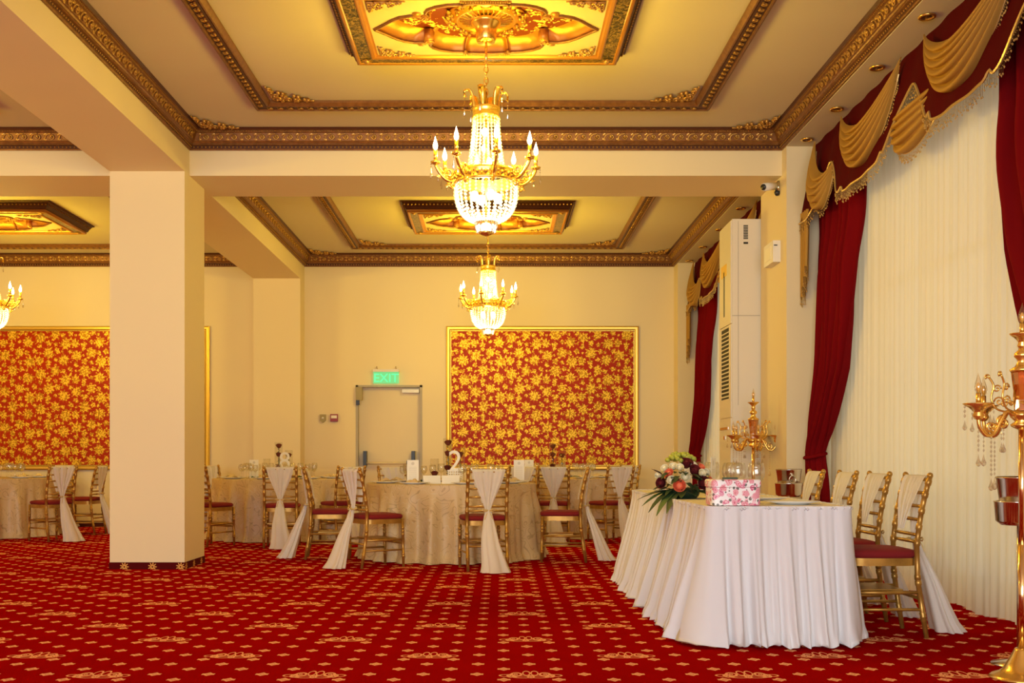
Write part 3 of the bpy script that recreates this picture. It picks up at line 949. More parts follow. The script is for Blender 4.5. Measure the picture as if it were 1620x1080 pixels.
MB().box(-.042, -.043, -.008, .042, -.038, .036).build('glass_plate', M['cardplain'], k, False)

cc = empty('security_camera', (PX, 10.16, 3.53)); tag(cc, 'small white security camera under the cross beam', 'camera')
MB().box(-.02, -.05, -.05, 0, .05, .06).tube([(-.02, 0, 0), (-.07, -.04, .0)], .018, 8).build('bracket', M['silver'], cc)
b_ = MB(); b_.tube([(-.045, -.03, .012), (-.17, -.13, -.022)], .036, 14); b_.build('body', M['white'], cc)
MB().tube([(-.168, -.128, -.021), (-.178, -.136, -.024)], .028, 14).build('lens', M['dark'], cc)
MB().ball((-.02, -.03, -.05), .03).build('joint', M['dark'], cc)
el = empty('emergency_light', (PX, 10.26, 2.93)); tag(el, 'white bulkhead emergency light on the side of the window pilaster', 'lamp')
MB().box(-.07, -.17, -.10, 0, .17, .10).build('body', M['white'], el, False)
MB().box(-.073, -.10, -.06, -.069, .12, .06).build('diffuser', M['card'].copy() if False else M['cardplain'], el, False)
MB().box(-.06, -.174, .05, -.03, -.17, .06).build('indicator', M['dark'], el, False)

# tall air-conditioning cabinet behind the pilaster
ac = empty('air_conditioner', (2.36, 10.87, 0)); tag(ac, 'tall cream air conditioning cabinet with louvred grille beside the window pilaster', 'air conditioner')
MB().box(.012, 0, 0, .305, .57, 3.40).build('cabinet', M['cream_metal'], ac, False)
f_ = MB()
f_.box(0, .015, 2.36, .013, .555, 3.385).box(0, .015, 1.42, .013, .10, 2.35).box(0, .47, 1.42, .013, .555, 2.35).box(0, .015, .05, .013, .555, 1.41).box(0, .10, 2.33, .013, .47, 2.35).box(0, .10, 1.42, .013, .47, 1.61)
f_.build('front_panel', M['cream_metal'], ac, False)
MB().box(.004, .10, 1.61, .0125, .47, 2.33).build('grille_opening', M['vent'], ac, False)
sl = MB()
sl.add([(x, y, z) for y in (.10, .47) for x, z in ((-.008, -.012), (.004, .006), (.006, .012), (-.008, -.004))], [(0, 1, 2, 3), (7, 6, 5, 4)] + [(i, (i + 1) % 4, 4 + (i + 1) % 4, 4 + i) for i in range(4)])
slm = sl.mesh('slat', M['cream_metal'], False)
for i in range(17):
    o = bpy.data.objects.new('slat', slm); COL.objects.link(o); o.parent = ac; o.location = (.004, 0, 1.64 + i * .0405)
MB().box(-.004, .30, 2.46, .001, .34, 2.92).build('display_slot', M['dark'], ac, False)
MB().box(-.004, .20, 2.87, 0, .46, 2.99).build('badge', M['goldpaint'], ac, False)
MB().box(.071, -.004, 1.54, .074, .001, 3.38).box(.012, -.003, 2.432, .29, .001, 2.438).build('panel_seam', M['seam'], ac, False)
MB().box(.015, -.012, 0, .27, .001, 1.53).build('lower_panel', M['cream_metal'], ac, False)
vs_ = MB()
for i in range(9): vs_.box(.125, -.003, 3.20 + i * .016, .17, .001, 3.21 + i * .016)
tag(vs_.build('side_vent', M['vent'], ac, False), kind='stuff')
MB().box(.125, -.003, 3.15, .17, .001, 3.17).build('nameplate', M['vent'], ac, False)
MB().box(-.006, .12, 1.30, .001, .50, 1.325).box(-.006, .26, 1.20, .001, .34, 1.235).build('latch', M['silver'], ac, False)

# ------------------------------------------------------------------ curtains
XV = 2.90
def pleat(s):
    return .55 * math.sin(2 * PI * s / .115 + 1.4 * math.sin(2 * PI * s / .83)) + .45 * math.sin(2 * PI * s / .071 + 2.0 * math.sin(2 * PI * s / 1.37 + 1))

def sheer(y0, y1, lab):
    nu = int((y1 - y0) / .012)
    def fn(u, v):
        y = lerp(y0, y1, u); z = lerp(3.80, .035, v)
        return (3.055 + .020 * pleat(y) * (.75 + .35 * v) - .01 * v, y, z + (.012 * math.sin(y * 9) if v > .99 else 0))
    o = MB().grid(nu, 9, fn).build('sheer_curtain', M['sheer'])
    return tag(o, lab, 'curtain', 'sheer curtains')
sheer(4.86, 9.86, 'long cream sheer curtain behind the white draped table')
sheer(10.86, 15.73, 'cream sheer curtain beside the air conditioning cabinet')

INNER = [(0, .30), (.55, .24), (.95, .22), (1.03, .16), (1.10, .20), (1.25, .36), (1.47, .52), (1.77, .75), (2.18, .88), (2.88, 1.0), (3.8, 1.03)]
OUTER = [(0, .02), (.9, .05), (1.03, .07), (1.3, .03), (3.8, 0.0)]
def drape(yo, sgn, wide, lab):
    """velvet drape: outer edge at yo, spreading towards sgn; gathered by a tieback"""
    root = empty('velvet_drape', (0, yo, 0)); tag(root, lab, 'curtain', 'red velvet drapes')
    def fn(u, v):
        z = lerp(3.78, .012, v)
        a = interp(OUTER, z); b = interp(INNER, z) * wide
        y = lerp(a, b, u)
        tight = math.exp(-((z - 1.03) / .28) ** 2)
        amp = .052 * (1 - .55 * tight)
        ph = u * 6.5 * 2 * PI
        x = 2.925 + .040 * smooth01((z - 2.6) / .5) + amp * math.sin(ph + .9 * math.sin(z * 1.3)) + .012 * math.sin(ph * 2.3 + z)
        x -= tight * .075 * math.sin(PI * u) + .03 * smooth01((1.0 - z) / .8)
        x -= .08 * smooth01((2.0 - z) / 1.0) * (1 - u) * (1 if z > .4 else .6)
        return (x, sgn * y, z)
    MB().grid(96, 44, fn).build('cloth', M['velvet'], root)
    ring = []
    for k in range(20):
        a = 2 * PI * k / 20
        ring.append((2.865 + .092 * math.cos(a), sgn * (.115 * wide + .085 * math.sin(a)), 1.03 + .02 * math.cos(a)))
    MB().tube(ring, .017, 6, closed=True).build('tieback', M['velvet'], root)
    return root
drape(9.84, -1, 1.0, 'long dark red velvet drape tied back next to the window pilaster')
drape(4.90, 1, 1.52, 'dark red velvet drape over the tall candelabra')
drape(15.72, -1, .95, 'dark red velvet drape in the far window corner')

def fringe(mb, pts, ln, step=.02):
    """beaded strands hanging from a polyline"""
    acc = 0.0
    for a, b in zip(pts, pts[1:]):
        a = Vector(a); b = Vector(b); L = (b - a).length
        while acc < L:
            p = a.lerp(b, acc / L)
            l = ln * (1 + .25 * math.sin(p.y * 91))
            mb.add([(p.x - .002, p.y - .002, p.z), (p.x + .002, p.y + .002, p.z), (p.x + .002, p.y + .002, p.z - l), (p.x - .002, p.y - .002, p.z - l)], [(0, 1, 2, 3)])
            mb.octa((p.x, p.y, p.z - l), .0062, None, .009)
            mb.octa((p.x, p.y, p.z - l * .5), .0045)
            acc += step
        acc -= L

def swag(root, yA, zA, yB, zB, sag0, sag1, xo, nf=5, drop=.10, name='swag'):
    """draped swag hanging between (yA,zA) and (yB,zB); sag0 upper edge, sag1 lower edge"""
    NU, NV = 40, 7 * nf + 1
    def fn(u, v):
        s = u; pinch = .5 - .5 * math.cos(2 * PI * s)
        arch = (4 * s * (1 - s)) ** .85
        y = lerp(yA, yB, s)
        endw = 1 - arch
        z = lerp(zA, zB, s) - lerp(sag0, sag1, v ** .9) * arch - drop * v * endw
        y += (yB - yA) * .05 * (1 if s < .5 else -1) * (v - .3) * endw
        f = math.sin(v * nf * 2 * PI)
        f = abs(math.sin(v * nf * PI)) ** .7
        x = xo - (.045 + .05 * math.sin(PI * min(1, v * 1.0))) * arch - .058 * f * (.2 + .8 * arch) - .012
        z -= .022 * f * arch
        return (x, y, z)
    o = MB().grid(NU, NV, fn).build(name, M['swag'], root)
    edge = [fn(i / 60, 1.0) for i in range(61)]
    fr = MB(); fringe(fr, edge, .055, .017)
    fr.tube([Vector(p) for p in edge], .006, 5)
    tag(fr.build('swag_fringe', M['fringe'], o, False), kind='stuff')
    return o

def valance(y0, y1, lab):
    root = empty('valance', (0, 0, 0)); tag(root, lab, 'valance', 'swagged valances')
    c = (y0 + y1) / 2; L = y1 - y0
    k = L / 4.9
    A1, A2 = y1 - .70 * k, y0 + .70 * k
    def zb_(y):
        z = 3.13
        for yc, wd, h in ((A1, .23, .37), (c, .30, .42), (A2, .23, .37)):
            z += h * math.exp(-((y - yc) / (wd * k)) ** 2)
        for yc in (A1 - .45 * k, A2 + .45 * k, c - .45 * k, c + .45 * k):
            z += .045 * math.exp(-((y - yc) / (.03 * k)) ** 2)
        return min(z, 3.60)
    def xv(y, z): return XV - .13 * (ZS - z) / .7 + .006 * math.sin(y * 17)
    n = int(L / .025)
    def fn(u, v):
        y = lerp(y0, y1, u); z = lerp(ZS - .002, zb_(y), v)
        return (xv(y, z), y, z)
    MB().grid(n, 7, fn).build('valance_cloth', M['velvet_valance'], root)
    edge = [(xv(lerp(y0, y1, i / 240), zb_(lerp(y0, y1, i / 240))) - .004, lerp(y0, y1, i / 240), zb_(lerp(y0, y1, i / 240))) for i in range(241)]
    fr = MB(); fringe(fr, edge, .075, .019); fr.tube([Vector(p) for p in edge], .009, 5)
    tag(fr.build('bead_fringe', M['fringe'], root, False), kind='stuff')
    # two deep swags, a small one under each arch, and half swags at the ends
    swag(root, c + 1.50 * k, 3.815, c + .22 * k, 3.815, .23, .58, XV - .04, 6)
    swag(root, c - .22 * k, 3.815, c - 1.50 * k, 3.815, .23, .58, XV - .04, 6)
    swag(root, y1 - .24 * k, 3.815, A1 - .06, 3.50, .18, .50, XV - .05, 5)
    swag(root, y0 + .24 * k, 3.815, A2 + .06, 3.50, .18, .50, XV - .05, 5)
    swag(root, c + .40 * k, 3.46, c - .40 * k, 3.46, .03, .36, XV - .005, 5, .18, name='arch_swag')
    for (ye, sg) in ((y1, -1), (y0, 1)):
        def jf(u, v):
            w = .20 * (1 - .25 * v)
            y = ye + sg * (.012 + w * u)
            zb2 = lerp(2.42, 2.72, u)
            z = lerp(3.22, zb2, v)
            return (XV - .095 - .022 * math.sin(u * 3.5 * 2 * PI) - .02, y, z + .02 * math.sin(u * 3.5 * 2 * PI) * v)
        o = MB().grid(28, 12, jf).build('jabot', M['swag'], root)
        fr = MB(); fringe(fr, [jf(i / 20, 1.0) for i in range(21)], .05, .016)
        tag(fr.build('swag_fringe', M['fringe'], o, False), kind='stuff')
    return root
valance(4.95, 9.86, 'dark red valance with gold swags and bead fringe over the large window')
valance(10.86, 15.73, 'dark red valance with gold swags partly behind the air conditioning cabinet')

# ------------------------------------------------------------------ chandeliers
def flame(mb, c, r, h, seg=10):
    prof = [(r * .45, 0), (r * .85, h * .12), (r, h * .28), (r * .85, h * .46), (r * .5, h * .66), (r * .2, h * .86), (0, h)]
    m_ = MB().lathe(prof, seg)
    mb.add([(c[0] + p[0] + .1 * r * (p[2] / h) ** 2, c[1] + p[1], c[2] + p[2]) for p in m_.v], m_.f)

def drop(mb, c, l, r):
    """cut crystal drop hanging down from c"""
    x, y, z = c
    n = 6; vs = [(x, y, z)]; fs = []
    for rr, zz in ((r * .5, -l * .45), (r, -l * .72), (r * .7, -l * .9)):
        for k in range(n): vs.append((x + rr * math.cos(2 * PI * k / n), y + rr * math.sin(2 * PI * k / n), z + zz))
    vs.append((x, y, z - l))
    for k in range(n):
        k2 = (k + 1) % n
        fs.append((0, 1 + k, 1 + k2))
        for q in range(2): fs.append((1 + q * n + k, 1 + (q + 1) * n + k, 1 + (q + 1) * n + k2, 1 + q * n + k2))
        fs.append((1 + 2 * n + k, len(vs) - 1, 1 + 2 * n + k2))
    mb.add(vs, fs)

def make_chandelier():
    root = empty('crystal_chandelier')          # origin at the ceiling fixing; lengths in metres below it
    z0 = ZC - .045                              # underside of the recessed panel
    Z = lambda z: z - ZC                        # absolute height -> local
    MB().lathe([(.10, Z(3.985)), (.105, Z(3.975)), (.098, Z(3.955)), (.075, Z(3.93)), (.07, Z(3.90)), (.068, Z(3.85)), (.06, Z(3.835)), (0, Z(3.833))], 24).build('ceiling_cup', M['gold'], root)
    rod = MB().tube([(0, 0, Z(3.84)), (0, 0, Z(3.665))], .009, 8)
    rod.build('rod', M['gold'], root)
    ch = MB()
    for i in range(5):
        zc_ = 3.648 - i * .038
        pts = []
        for k in range(12):
            a = 2 * PI * k / 12
            u = .013 * math.cos(a); w = .025 * math.sin(a)
            pts.append((u, 0, Z(zc_ + w)) if i % 2 == 0 else (0, u, Z(zc_ + w)))
        ch.tube(pts, .004, 5, closed=True)
    ch.build('chain', M['gold'], root)
    MB().tube([(0, 0, Z(3.50)), (0, 0, Z(2.515))], .008, 8).build('stem', M['gold'], root)
    # crown
    MB().lathe([(.088, Z(3.315)), (.097, Z(3.32)), (.09, Z(3.335)), (.092, Z(3.37)), (.10, Z(3.385)), (.092, Z(3.39)), (.085, Z(3.385)), (.083, Z(3.32)), (.088, Z(3.315))], 28).build('crown_band', M['gold'], root)
    for k in range(6):
        a = 2 * PI * k / 6 + .26
        c, s = math.cos(a), math.sin(a)
        pts = crom([(.085 * c, .085 * s, Z(3.385)), (.092 * c, .092 * s, Z(3.45)), (.112 * c, .112 * s, Z(3.495)), (.14 * c, .14 * s, Z(3.50)), (.152 * c, .152 * s, Z(3.478))], 4)
        pl = MB()
        n = len(pts)
        tx, ty = -s, c
        for side in range(1):
            vs = []; 
            for i, p in enumerate(pts):
                w = .024 * math.sin(PI * (.22 + .7 * i / n)) + .004
                vs += [(p.x - tx * w, p.y - ty * w, p.z), (p.x + c * .010, p.y + s * .010, p.z + .004), (p.x + tx * w, p.y + ty * w, p.z), (p.x - c * .006, p.y - s * .006, p.z)]
            fs = []
            for i in range(n - 1):
                for q in range(4): fs.append((i * 4 + q, i * 4 + (q + 1) % 4, (i + 1) * 4 + (q + 1) % 4, (i + 1) * 4 + q))
            pl.add(vs, fs)
        pl.tube([pts[-1], (pts[-1].x, pts[-1].y, pts[-1].z - .03), (pts[-1].x - .012 * c, pts[-1].y - .012 * s, pts[-1].z - .02)], .007, 5)
        p_ = pl.build('crown_plume', M['gold'], root)
        dr = MB(); e = pts[-1]
        for q in range(3): dr.octa((e.x, e.y, e.z - .04 - q * .02), .007)
        drop(dr, (e.x, e.y, e.z - .09), .07, .008)
        dr.build('crystal_drop', M['drop'], p_, False)
    # bead strands of the tower
    NS = 22
    st = MB()
    nb = 17
    for i in range(nb):
        t = i / (nb - 1)
        st.octa((lerp(.088, .128, t ** 1.6), 0, Z(lerp(3.31, 2.945, t))), .0098, None, .0112)
    stm = st.mesh('bead_strand', M['crystal'], False)
    for k in range(NS):
        o = bpy.data.objects.new('bead_strand', stm); COL.objects.link(o); o.parent = root; o.rotation_euler = (0, 0, 2 * PI * k / NS)
    # ring
    MB().lathe([(.185, Z(2.945)), (.205, Z(2.955)), (.222, Z(2.945)), (.212, Z(2.93)), (.214, Z(2.885)), (.224, Z(2.872)), (.212, Z(2.862)), (.190, Z(2.872)), (.185, Z(2.945))], 40).build('ring', M['gold'], root)
    rr = MB()
    for k in range(24):
        a = 2 * PI * k / 24
        x, y = .216 * math.cos(a), .216 * math.sin(a)
        rr.ball((x, y, Z(2.908)), .014, seg=6, rings=4)
        rr.ball((.215 * math.cos(a + .13), .215 * math.sin(a + .13), Z(2.92)), .007, seg=5, rings=4)
        rr.ball((.215 * math.cos(a + .13), .215 * math.sin(a + .13), Z(2.896)), .007, seg=5, rings=4)
    tag(rr.build('ring_relief', M['gilt'], root), kind='stuff')
    # basket strands
    sb = MB()
    prof = crom([(.208, 0, 2.865), (.213, 0, 2.80), (.200, 0, 2.73), (.170, 0, 2.67), (.125, 0, 2.63), (.075, 0, 2.612)], 4)
    ln = [0]
    for a, b in zip(prof, prof[1:]): ln.append(ln[-1] + (b - a).length)
    nb = 14
    for i in range(nb):
        L = ln[-1] * i / (nb - 1)
        j = max(q for q in range(len(ln)) if ln[q] <= L + 1e-9); j = min(j, len(prof) - 2)
        p = prof[j].lerp(prof[j + 1], (L - ln[j]) / (ln[j + 1] - ln[j]))
        sb.octa((p.x, 0, Z(p.z)), .0118)
    sbm = sb.mesh('basket_strand', M['crystal'], False)
    for k in range(30):
        o = bpy.data.objects.new('basket_strand', sbm); COL.objects.link(o); o.parent = root; o.rotation_euler = (0, 0, 2 * PI * k / 30)
    # crystal cup under the basket
    bc = MB()
    for k in range(12):
        a = 2 * PI * k / 12
        c, s = math.cos(a), math.sin(a)
        bc.tube([(.066 * c, .066 * s, Z(2.625)), (.068 * c, .068 * s, Z(2.58)), (.058 * c, .058 * s, Z(2.54))], [.010, .012, .008], 6)
    bc.build('crystal_fingers', M['drop'], root, False)
    MB().lathe([(.030, Z(2.60)), (.036, Z(2.58)), (.030, Z(2.555)), (.0, Z(2.55))], 12).build('added_cup_glow', M['lamp'], root)  # glowing body added to brighten the crystal cup, which otherwise stays grey
    MB().lathe([(.074, Z(2.616)), (.078, Z(2.61)), (.076, Z(2.603)), (.072, Z(2.605)), (.072, Z(2.613)), (.074, Z(2.616))], 24).build('basket_collar', M['gold'], root)
    MB().lathe([(.05, Z(2.545)), (.045, Z(2.53)), (.02, Z(2.52)), (0, Z(2.515))], 16).build('finial', M['gold'], root)
    # lamps inside basket and tower
    for k in range(4):
        a = 2 * PI * k / 4 + .4
        MB().ball((.085 * math.cos(a), .085 * math.sin(a), Z(2.78)), .028, 1.3).build('basket_lamp', M['lamp'], root)
    for k in range(3):
        MB().ball((0.022 * math.cos(k * 2.1), .022 * math.sin(k * 2.1), Z(3.02 + .1 * k)), .020, 1.5).build('tower_lamp', M['lamp'], root)
    for (zz, pw, rd) in ((2.715, BASKET_POWER, .05), (3.12, BASKET_POWER * .5, .03)):
        l = bpy.data.lights.new('basket_light', 'POINT'); l.energy = pw; l.color = (1.0, .80, .36); l.shadow_soft_size = rd
        lo = bpy.data.objects.new('basket_light', l); COL.objects.link(lo); lo.parent = root; lo.location = (0, 0, Z(zz))
    # eight arms
    for k in range(8):
        th = math.radians(11.5 + 45 * k) - PI / 2
        arm = MB()
        prof = crom([(.20, 0, 2.885), (.24, 0, 2.875), (.285, 0, 2.895), (.325, 0, 2.94), (.348, 0, 2.985)], 6)
        arm.tube([(p.x, p.y, Z(p.z)) for p in prof], [.012] * (len(prof) - 1) + [.008], 6)
        arm.tube([(.25 + .03 * math.cos(a), 0, Z(2.925 + .03 * math.sin(a))) for a in [t * .45 for t in range(14)]], .007, 5)
        arm.tube([(p[0], 0, Z(p[1])) for p in spiral2(.255, 2.925, .045, 1.3, -PI / 2, 1, 16)], .008, 5)
        arm.tube([(p[0], 0, Z(p[1])) for p in spiral2(.232, 2.852, .028, 1.4, PI / 2, -1, 14)], .008, 5)
        for (x, z, an, l_, w_) in ((.27, 2.90, 1.0, .06, .03), (.305, 2.925, 1.3, .05, .026), (.24, 2.87, -.8, .05, .03), (.30, 2.90, .3, .05, .024)):
            leaf_blob(arm, lambda a, b, o: (a, o * .8, Z(b)), x, z, an, l_, w_)
            leaf_blob(arm, lambda a, b, o: (a, -o * .8, Z(b)), x, z, an, l_, w_)
        ao = arm.build('arm', M['gold'], root); ao.rotation_euler = (0, 0, th)
        MB().lathe([(.010, Z(2.985)), (.03, Z(2.992)), (.034, Z(3.004)), (.026, Z(3.004)), (.014, Z(3.0)), (.014, Z(3.012)), (0, Z(3.012))], 14, (.348, 0, 0)).build('cup', M['gold'], ao)
        MB().lathe([(.0125, Z(3.005)), (.0125, Z(3.085)), (.0, Z(3.085))], 10, (.348, 0, 0)).build('candle_sleeve', M['gold'], ao)
        fl = MB(); flame(fl, (.348, 0, Z(3.085)), .0165, .092)
        fl.build('candle_bulb', M['bulb'], ao)
        dd = MB()
        for q in range(2): dd.octa((.378, 0, Z(2.985 - q * .016)), .006)
        drop(dd, (.378, 0, Z(2.962)), .075, .010)
        drop(dd, (.33, 0.0, Z(2.93)), .06, .008)
        dd.build('crystal_drop', M['drop'], ao, False)
        l = bpy.data.lights.new('candle_light', 'POINT'); l.energy = CANDLE_POWER; l.color = WARM; l.shadow_soft_size = .018
        lo = bpy.data.objects.new('candle_light', l); COL.objects.link(lo); lo.parent = ao; lo.location = (.348, 0, Z(3.12))
    return root
CLAB = {'centre_near': 'gold crystal chandelier hanging over the open carpet', 'centre_far': 'gold crystal chandelier in front of the floral panel beside the fire door',
        'left_far': 'gold crystal chandelier hanging beyond the pillar, before the wide floral panel', 'left_near': 'gold crystal chandelier beyond the long beam'}
ch0 = None
for bn in ('centre_near', 'centre_far', 'left_far', 'left_near'):
    if ch0 is None: ch0 = c_ = make_chandelier()
    else: c_ = copy_tree(ch0)
    mc = BAYS[bn][3]
    c_.location = (mc[0], mc[1], ZC)
    if bn == 'centre_far': c_.rotation_euler = (0, 0, .35)
    if bn == 'left_far': c_.rotation_euler = (0, 0, .15)
    tag(c_, CLAB[bn], 'chandelier', 'crystal chandeliers')

# ------------------------------------------------------------------ chiavari chairs
def leg_radii(z0, z1, rings, base):
    """post profile with turned rings: list of (t, r)"""
    tab = [(0, base * .85)]
    for r in rings:
        t = (r - z0) / (z1 - z0)
        tab += [(t - .018, base), (t - .012, base * 1.24), (t + .012, base * 1.24), (t + .018, base)]
    tab.append((1, base))
    return sorted(tab)
def post(mb, pts, rings, base, seg=8):
    c = crom(pts, 6); z0, z1 = c[0].z, c[-1].z
    tab = leg_radii(z0, z1, rings, base)
    P = []; R = []
    for (t, r) in tab:
        z = lerp(z0, z1, t)
        for a, b in zip(c, c[1:]):
            if a.z - 1e-6 <= z <= b.z + 1e-6:
                P.append(a.lerp(b, (z - a.z) / max(1e-6, b.z - a.z))); R.append(r); break
    mb.tube(P, R, seg)
BACKY = [(0, -.245), (.25, -.205), (.45, -.188), (.60, -.200), (.75, -.225), (.92, -.268)]
def make_chair():
    root = empty('banquet_chair')
    for sx in (-1, 1):
        m_ = MB(); post(m_, [(sx * .182, .186, 0), (sx * .182, .180, .25), (sx * .180, .176, .445)], (.10, .12, .30, .33, .36), .0145)
        m_.build('front_leg', M['chairgold'], root)
        m_ = MB(); post(m_, [(sx * .180, interp(BACKY, z), z) for z in (0, .12, .25, .45, .60, .75, .90)], (.11, .13, .31, .34, .53, .62, .71, .80, .87), .0155)
        m_.ball((sx * .180, interp(BACKY, .905), .908), .0185, 1.0)
        m_.build('back_post', M['chairgold'], root)
    # seat frame and cushion
    sf = MB(); N = 28
    loop = [(.198 * math.copysign(abs(math.cos(2 * PI * k / N)) ** .4, math.cos(2 * PI * k / N)), -.003 + .200 * math.copysign(abs(math.sin(2 * PI * k / N)) ** .4, math.sin(2 * PI * k / N))) for k in range(N)]
    vs = [(x, y, z) for z in (.405, .448) for x, y in loop]
    sf.add(vs, [tuple(range(N - 1, -1, -1)), tuple(N + k for k in range(N))] + [(k, (k + 1) % N, N + (k + 1) % N, N + k) for k in range(N)])
    sharp(sf.build('seat', M['chairgold'], root), .6)
    cu_ = MB(); lay = [(.97, .448), (1.03, .460), (1.03, .478), (.97, .490), (.75, .497), (.3, .499)]
    vs = [(x * k, y * k, z) for k, z in lay for x, y in loop]
    fs = [((i) * N + k, i * N + (k + 1) % N, (i + 1) * N + (k + 1) % N, (i + 1) * N + k) for i in range(len(lay) - 1) for k in range(N)]
    fs.append(tuple((len(lay) - 1) * N + k for k in range(N)))
    cu_.add(vs, fs).build('cushion', M['cushion'], root)
    # stretchers
    for sx in (-1, 1):
        MB().tube([(sx * .182, .183, .255), (sx * .181, 0, .255), (sx * .180, -.206, .255)], [.010, .013, .010], 7).build('stretcher', M['chairgold'], root)
        MB().tube([(sx * .182, .183, .16), (sx * .180, -.22, .16)], .009, 6).build('stretcher', M['chairgold'], root)
    MB().tube([(-.182, .182, .22), (.182, .182, .22)], .010, 7).build('stretcher', M['chairgold'], root)
    MB().tube([(-.18, -.212, .22), (.18, -.212, .22)], .010, 7).build('stretcher', M['chairgold'], root)
    MB().box(-.165, -.12, .262, .165, .12, .272).build('shelf_board', M['chairgold'], root, False)
    # back rails
    for z in (.535, .575, .66, .735, .81, .885):
        y = interp(BACKY, z)
        MB().tube([(-.18, y, z), (-.09, y - .006, z), (0, y - .008, z), (.09, y - .006, z), (.18, y, z)], [.0085, .010, .011, .010, .0085], 7).build('back_rail', M['chairgold'], root)
    # sash: over the top rail, gathered by a ribbon, falling to the floor behind
    rows = [(.60, .040, .030), (.68, .072, .030), (.78, .122, .026), (.86, .146, .022), (.900, .152, .012), (.907, .153, -.008), (.885, .150, -.026), (.80, .128, -.034), (.70, .086, -.038), (.62, .052, -.040), (.555, .030, -.042), (.535, .028, -.044)]
    def sf_(u, v):
        t = v * (len(rows) - 1); i = min(int(t), len(rows) - 2); f = t - i
        z, w, dy = (lerp(rows[i][q], rows[i + 1][q], f) for q in range(3))
        py = interp(BACKY, max(z, .45)) if z > .45 else lerp(-.188, -.235, (.45 - z) / .45)
        ph = u * 3.2 * 2 * PI + .8 * math.sin(v * 5) + 1.1 * math.sin(u * 4)
        a = .0065 + .012 * smooth01((.5 - z) / .4)
        return ((u * 2 - 1) * w + .035 * smooth01((.3 - z) / .3) * math.sin(v * 3), py + dy + (a * math.sin(ph) + .004 * math.sin(u * 40)) * (1 if dy < 0 else .7), z + .004)
    sm = MB().grid(33, 46, sf_)
    # the tail hangs as a full gathered bundle, not a flat strip
    trow = [(.545, .026, .018, -.040), (.50, .034, .022, -.052), (.42, .050, .032, -.070), (.30, .068, .044, -.095), (.16, .088, .058, -.120), (.06, .104, .070, -.140), (.008, .118, .084, -.150)]
    def tail(u, v):
        t = v * (len(trow) - 1); i = min(int(t), len(trow) - 2); f = t - i
        z, w, dp, dy = (lerp(trow[i][q], trow[i + 1][q], f) for q in range(4))
        py = interp(BACKY, z) if z > .45 else lerp(-.188, -.225, (.45 - z) / .45)
        a = 2 * PI * u
        k = 1 + (.10 + .10 * v) * math.sin(7 * a + 2 * math.sin(2 * a) + v)
        return (w * k * math.cos(a) + .03 * smooth01((.3 - z) / .3), min(py + dy - dp * .9 + dp * k * math.sin(a), py - .024), z + .003)
    sm.grid(48, 19, tail, cu=True)
    sm.build('sash', M['sash'], root)
    rb = MB()
    yb = interp(BACKY, .54) - .042
    rb.tube([(.031 * math.cos(a), yb + .028 * math.sin(a), .54 + .004 * math.sin(2 * a)) for a in [2 * PI * q / 14 for q in range(14)]], .009, 6, closed=True)
    for sx in (-1, 1):
        rb.tube([(0, yb - .03, .54), (sx * .03, yb - .042, .552), (sx * .06, yb - .035, .545), (sx * .03, yb - .04, .533), (0, yb - .03, .54)], .005, 5)
        rb.tube([(0, yb - .032, .538), (sx * .025, yb - .046, .50), (sx * .035, yb - .05, .46)], .004, 5)
    rb.build('ribbon_tie', M['ribbon'], root)
    return root
chair0 = None
def chair(x, y, fx, fy, lab, group):
    global chair0
    if chair0 is None: chair0 = c = make_chair()
    else: c = copy_tree(chair0)
    c.location = (x, y, 0); c.rotation_euler = (0, 0, math.atan2(-fx, fy))
    tag(c, lab, 'chair', group)
    return c

# ------------------------------------------------------------------ tableware
def glass_mb(s=1.0):
    prof = [(.0, .0), (.034, .0), (.034, .003), (.010, .008), (.0045, .018), (.0045, .085), (.010, .095), (.030, .112), (.040, .140), (.039, .168), (.033, .195), (.0318, .195), (.0375, .168), (.0385, .141), (.029, .115), (.0, .100)]
    return MB().lathe([(r * s, z * s) for r, z in prof], 14)
GLASS = glass_mb().mesh('wine_glass', M['glass'])
def put(mesh, name, loc, lab, cat, group, rz=0.0, sc=1.0):
    o = bpy.data.objects.new(name, mesh); COL.objects.link(o)
    o.location = loc; o.rotation_euler = (0, 0, rz); o.scale = (sc, sc, sc)
    return tag(o, lab, cat, group)
PLATE = MB().lathe([(0, .002), (.09, .0), (.095, .004), (.155, .016), (.157, .019), (.150, .019), (.092, .008), (0, .006)], 32).mesh('dinner_plate', M['china'])
nap = MB()
nap.grid(13, 9, lambda u, v: ((u - .5) * .15 * (1 - .3 * v), (v - .5) * .11, .012 + .045 * math.sin(PI * v) * (.6 + .4 * math.sin(u * 14)) * (1 - abs(u - .5))))
NAPKIN = nap.mesh('napkin', M['napkin'])
tc_ = MB(); tc_.add([(-.05, -.03, 0), (.05, -.03, 0), (.05, 0, .058), (-.05, 0, .058), (-.05, .03, 0), (.05, .03, 0)], [(0, 1, 2, 3), (3, 2, 5, 4)])
tc_.add([(-.05, -.028, 0), (.05, -.028, 0), (.05, 0, .056), (-.05, 0, .056), (-.05, .028, 0), (.05, .028, 0)], [(3, 2, 1, 0), (4, 5, 2, 3)])
tc_.v = [(a * 1.75, b_ * 1.2, c * 1.4) for a, b_, c in tc_.v]
TENT = tc_.mesh('place_card', M['cardplain'], False)
MENU = MB().box(-.058, -.001, 0, .058, .001, .235).box(-.02, -.02, 0, .02, .02, .006).mesh('menu_card', M['card'], False)

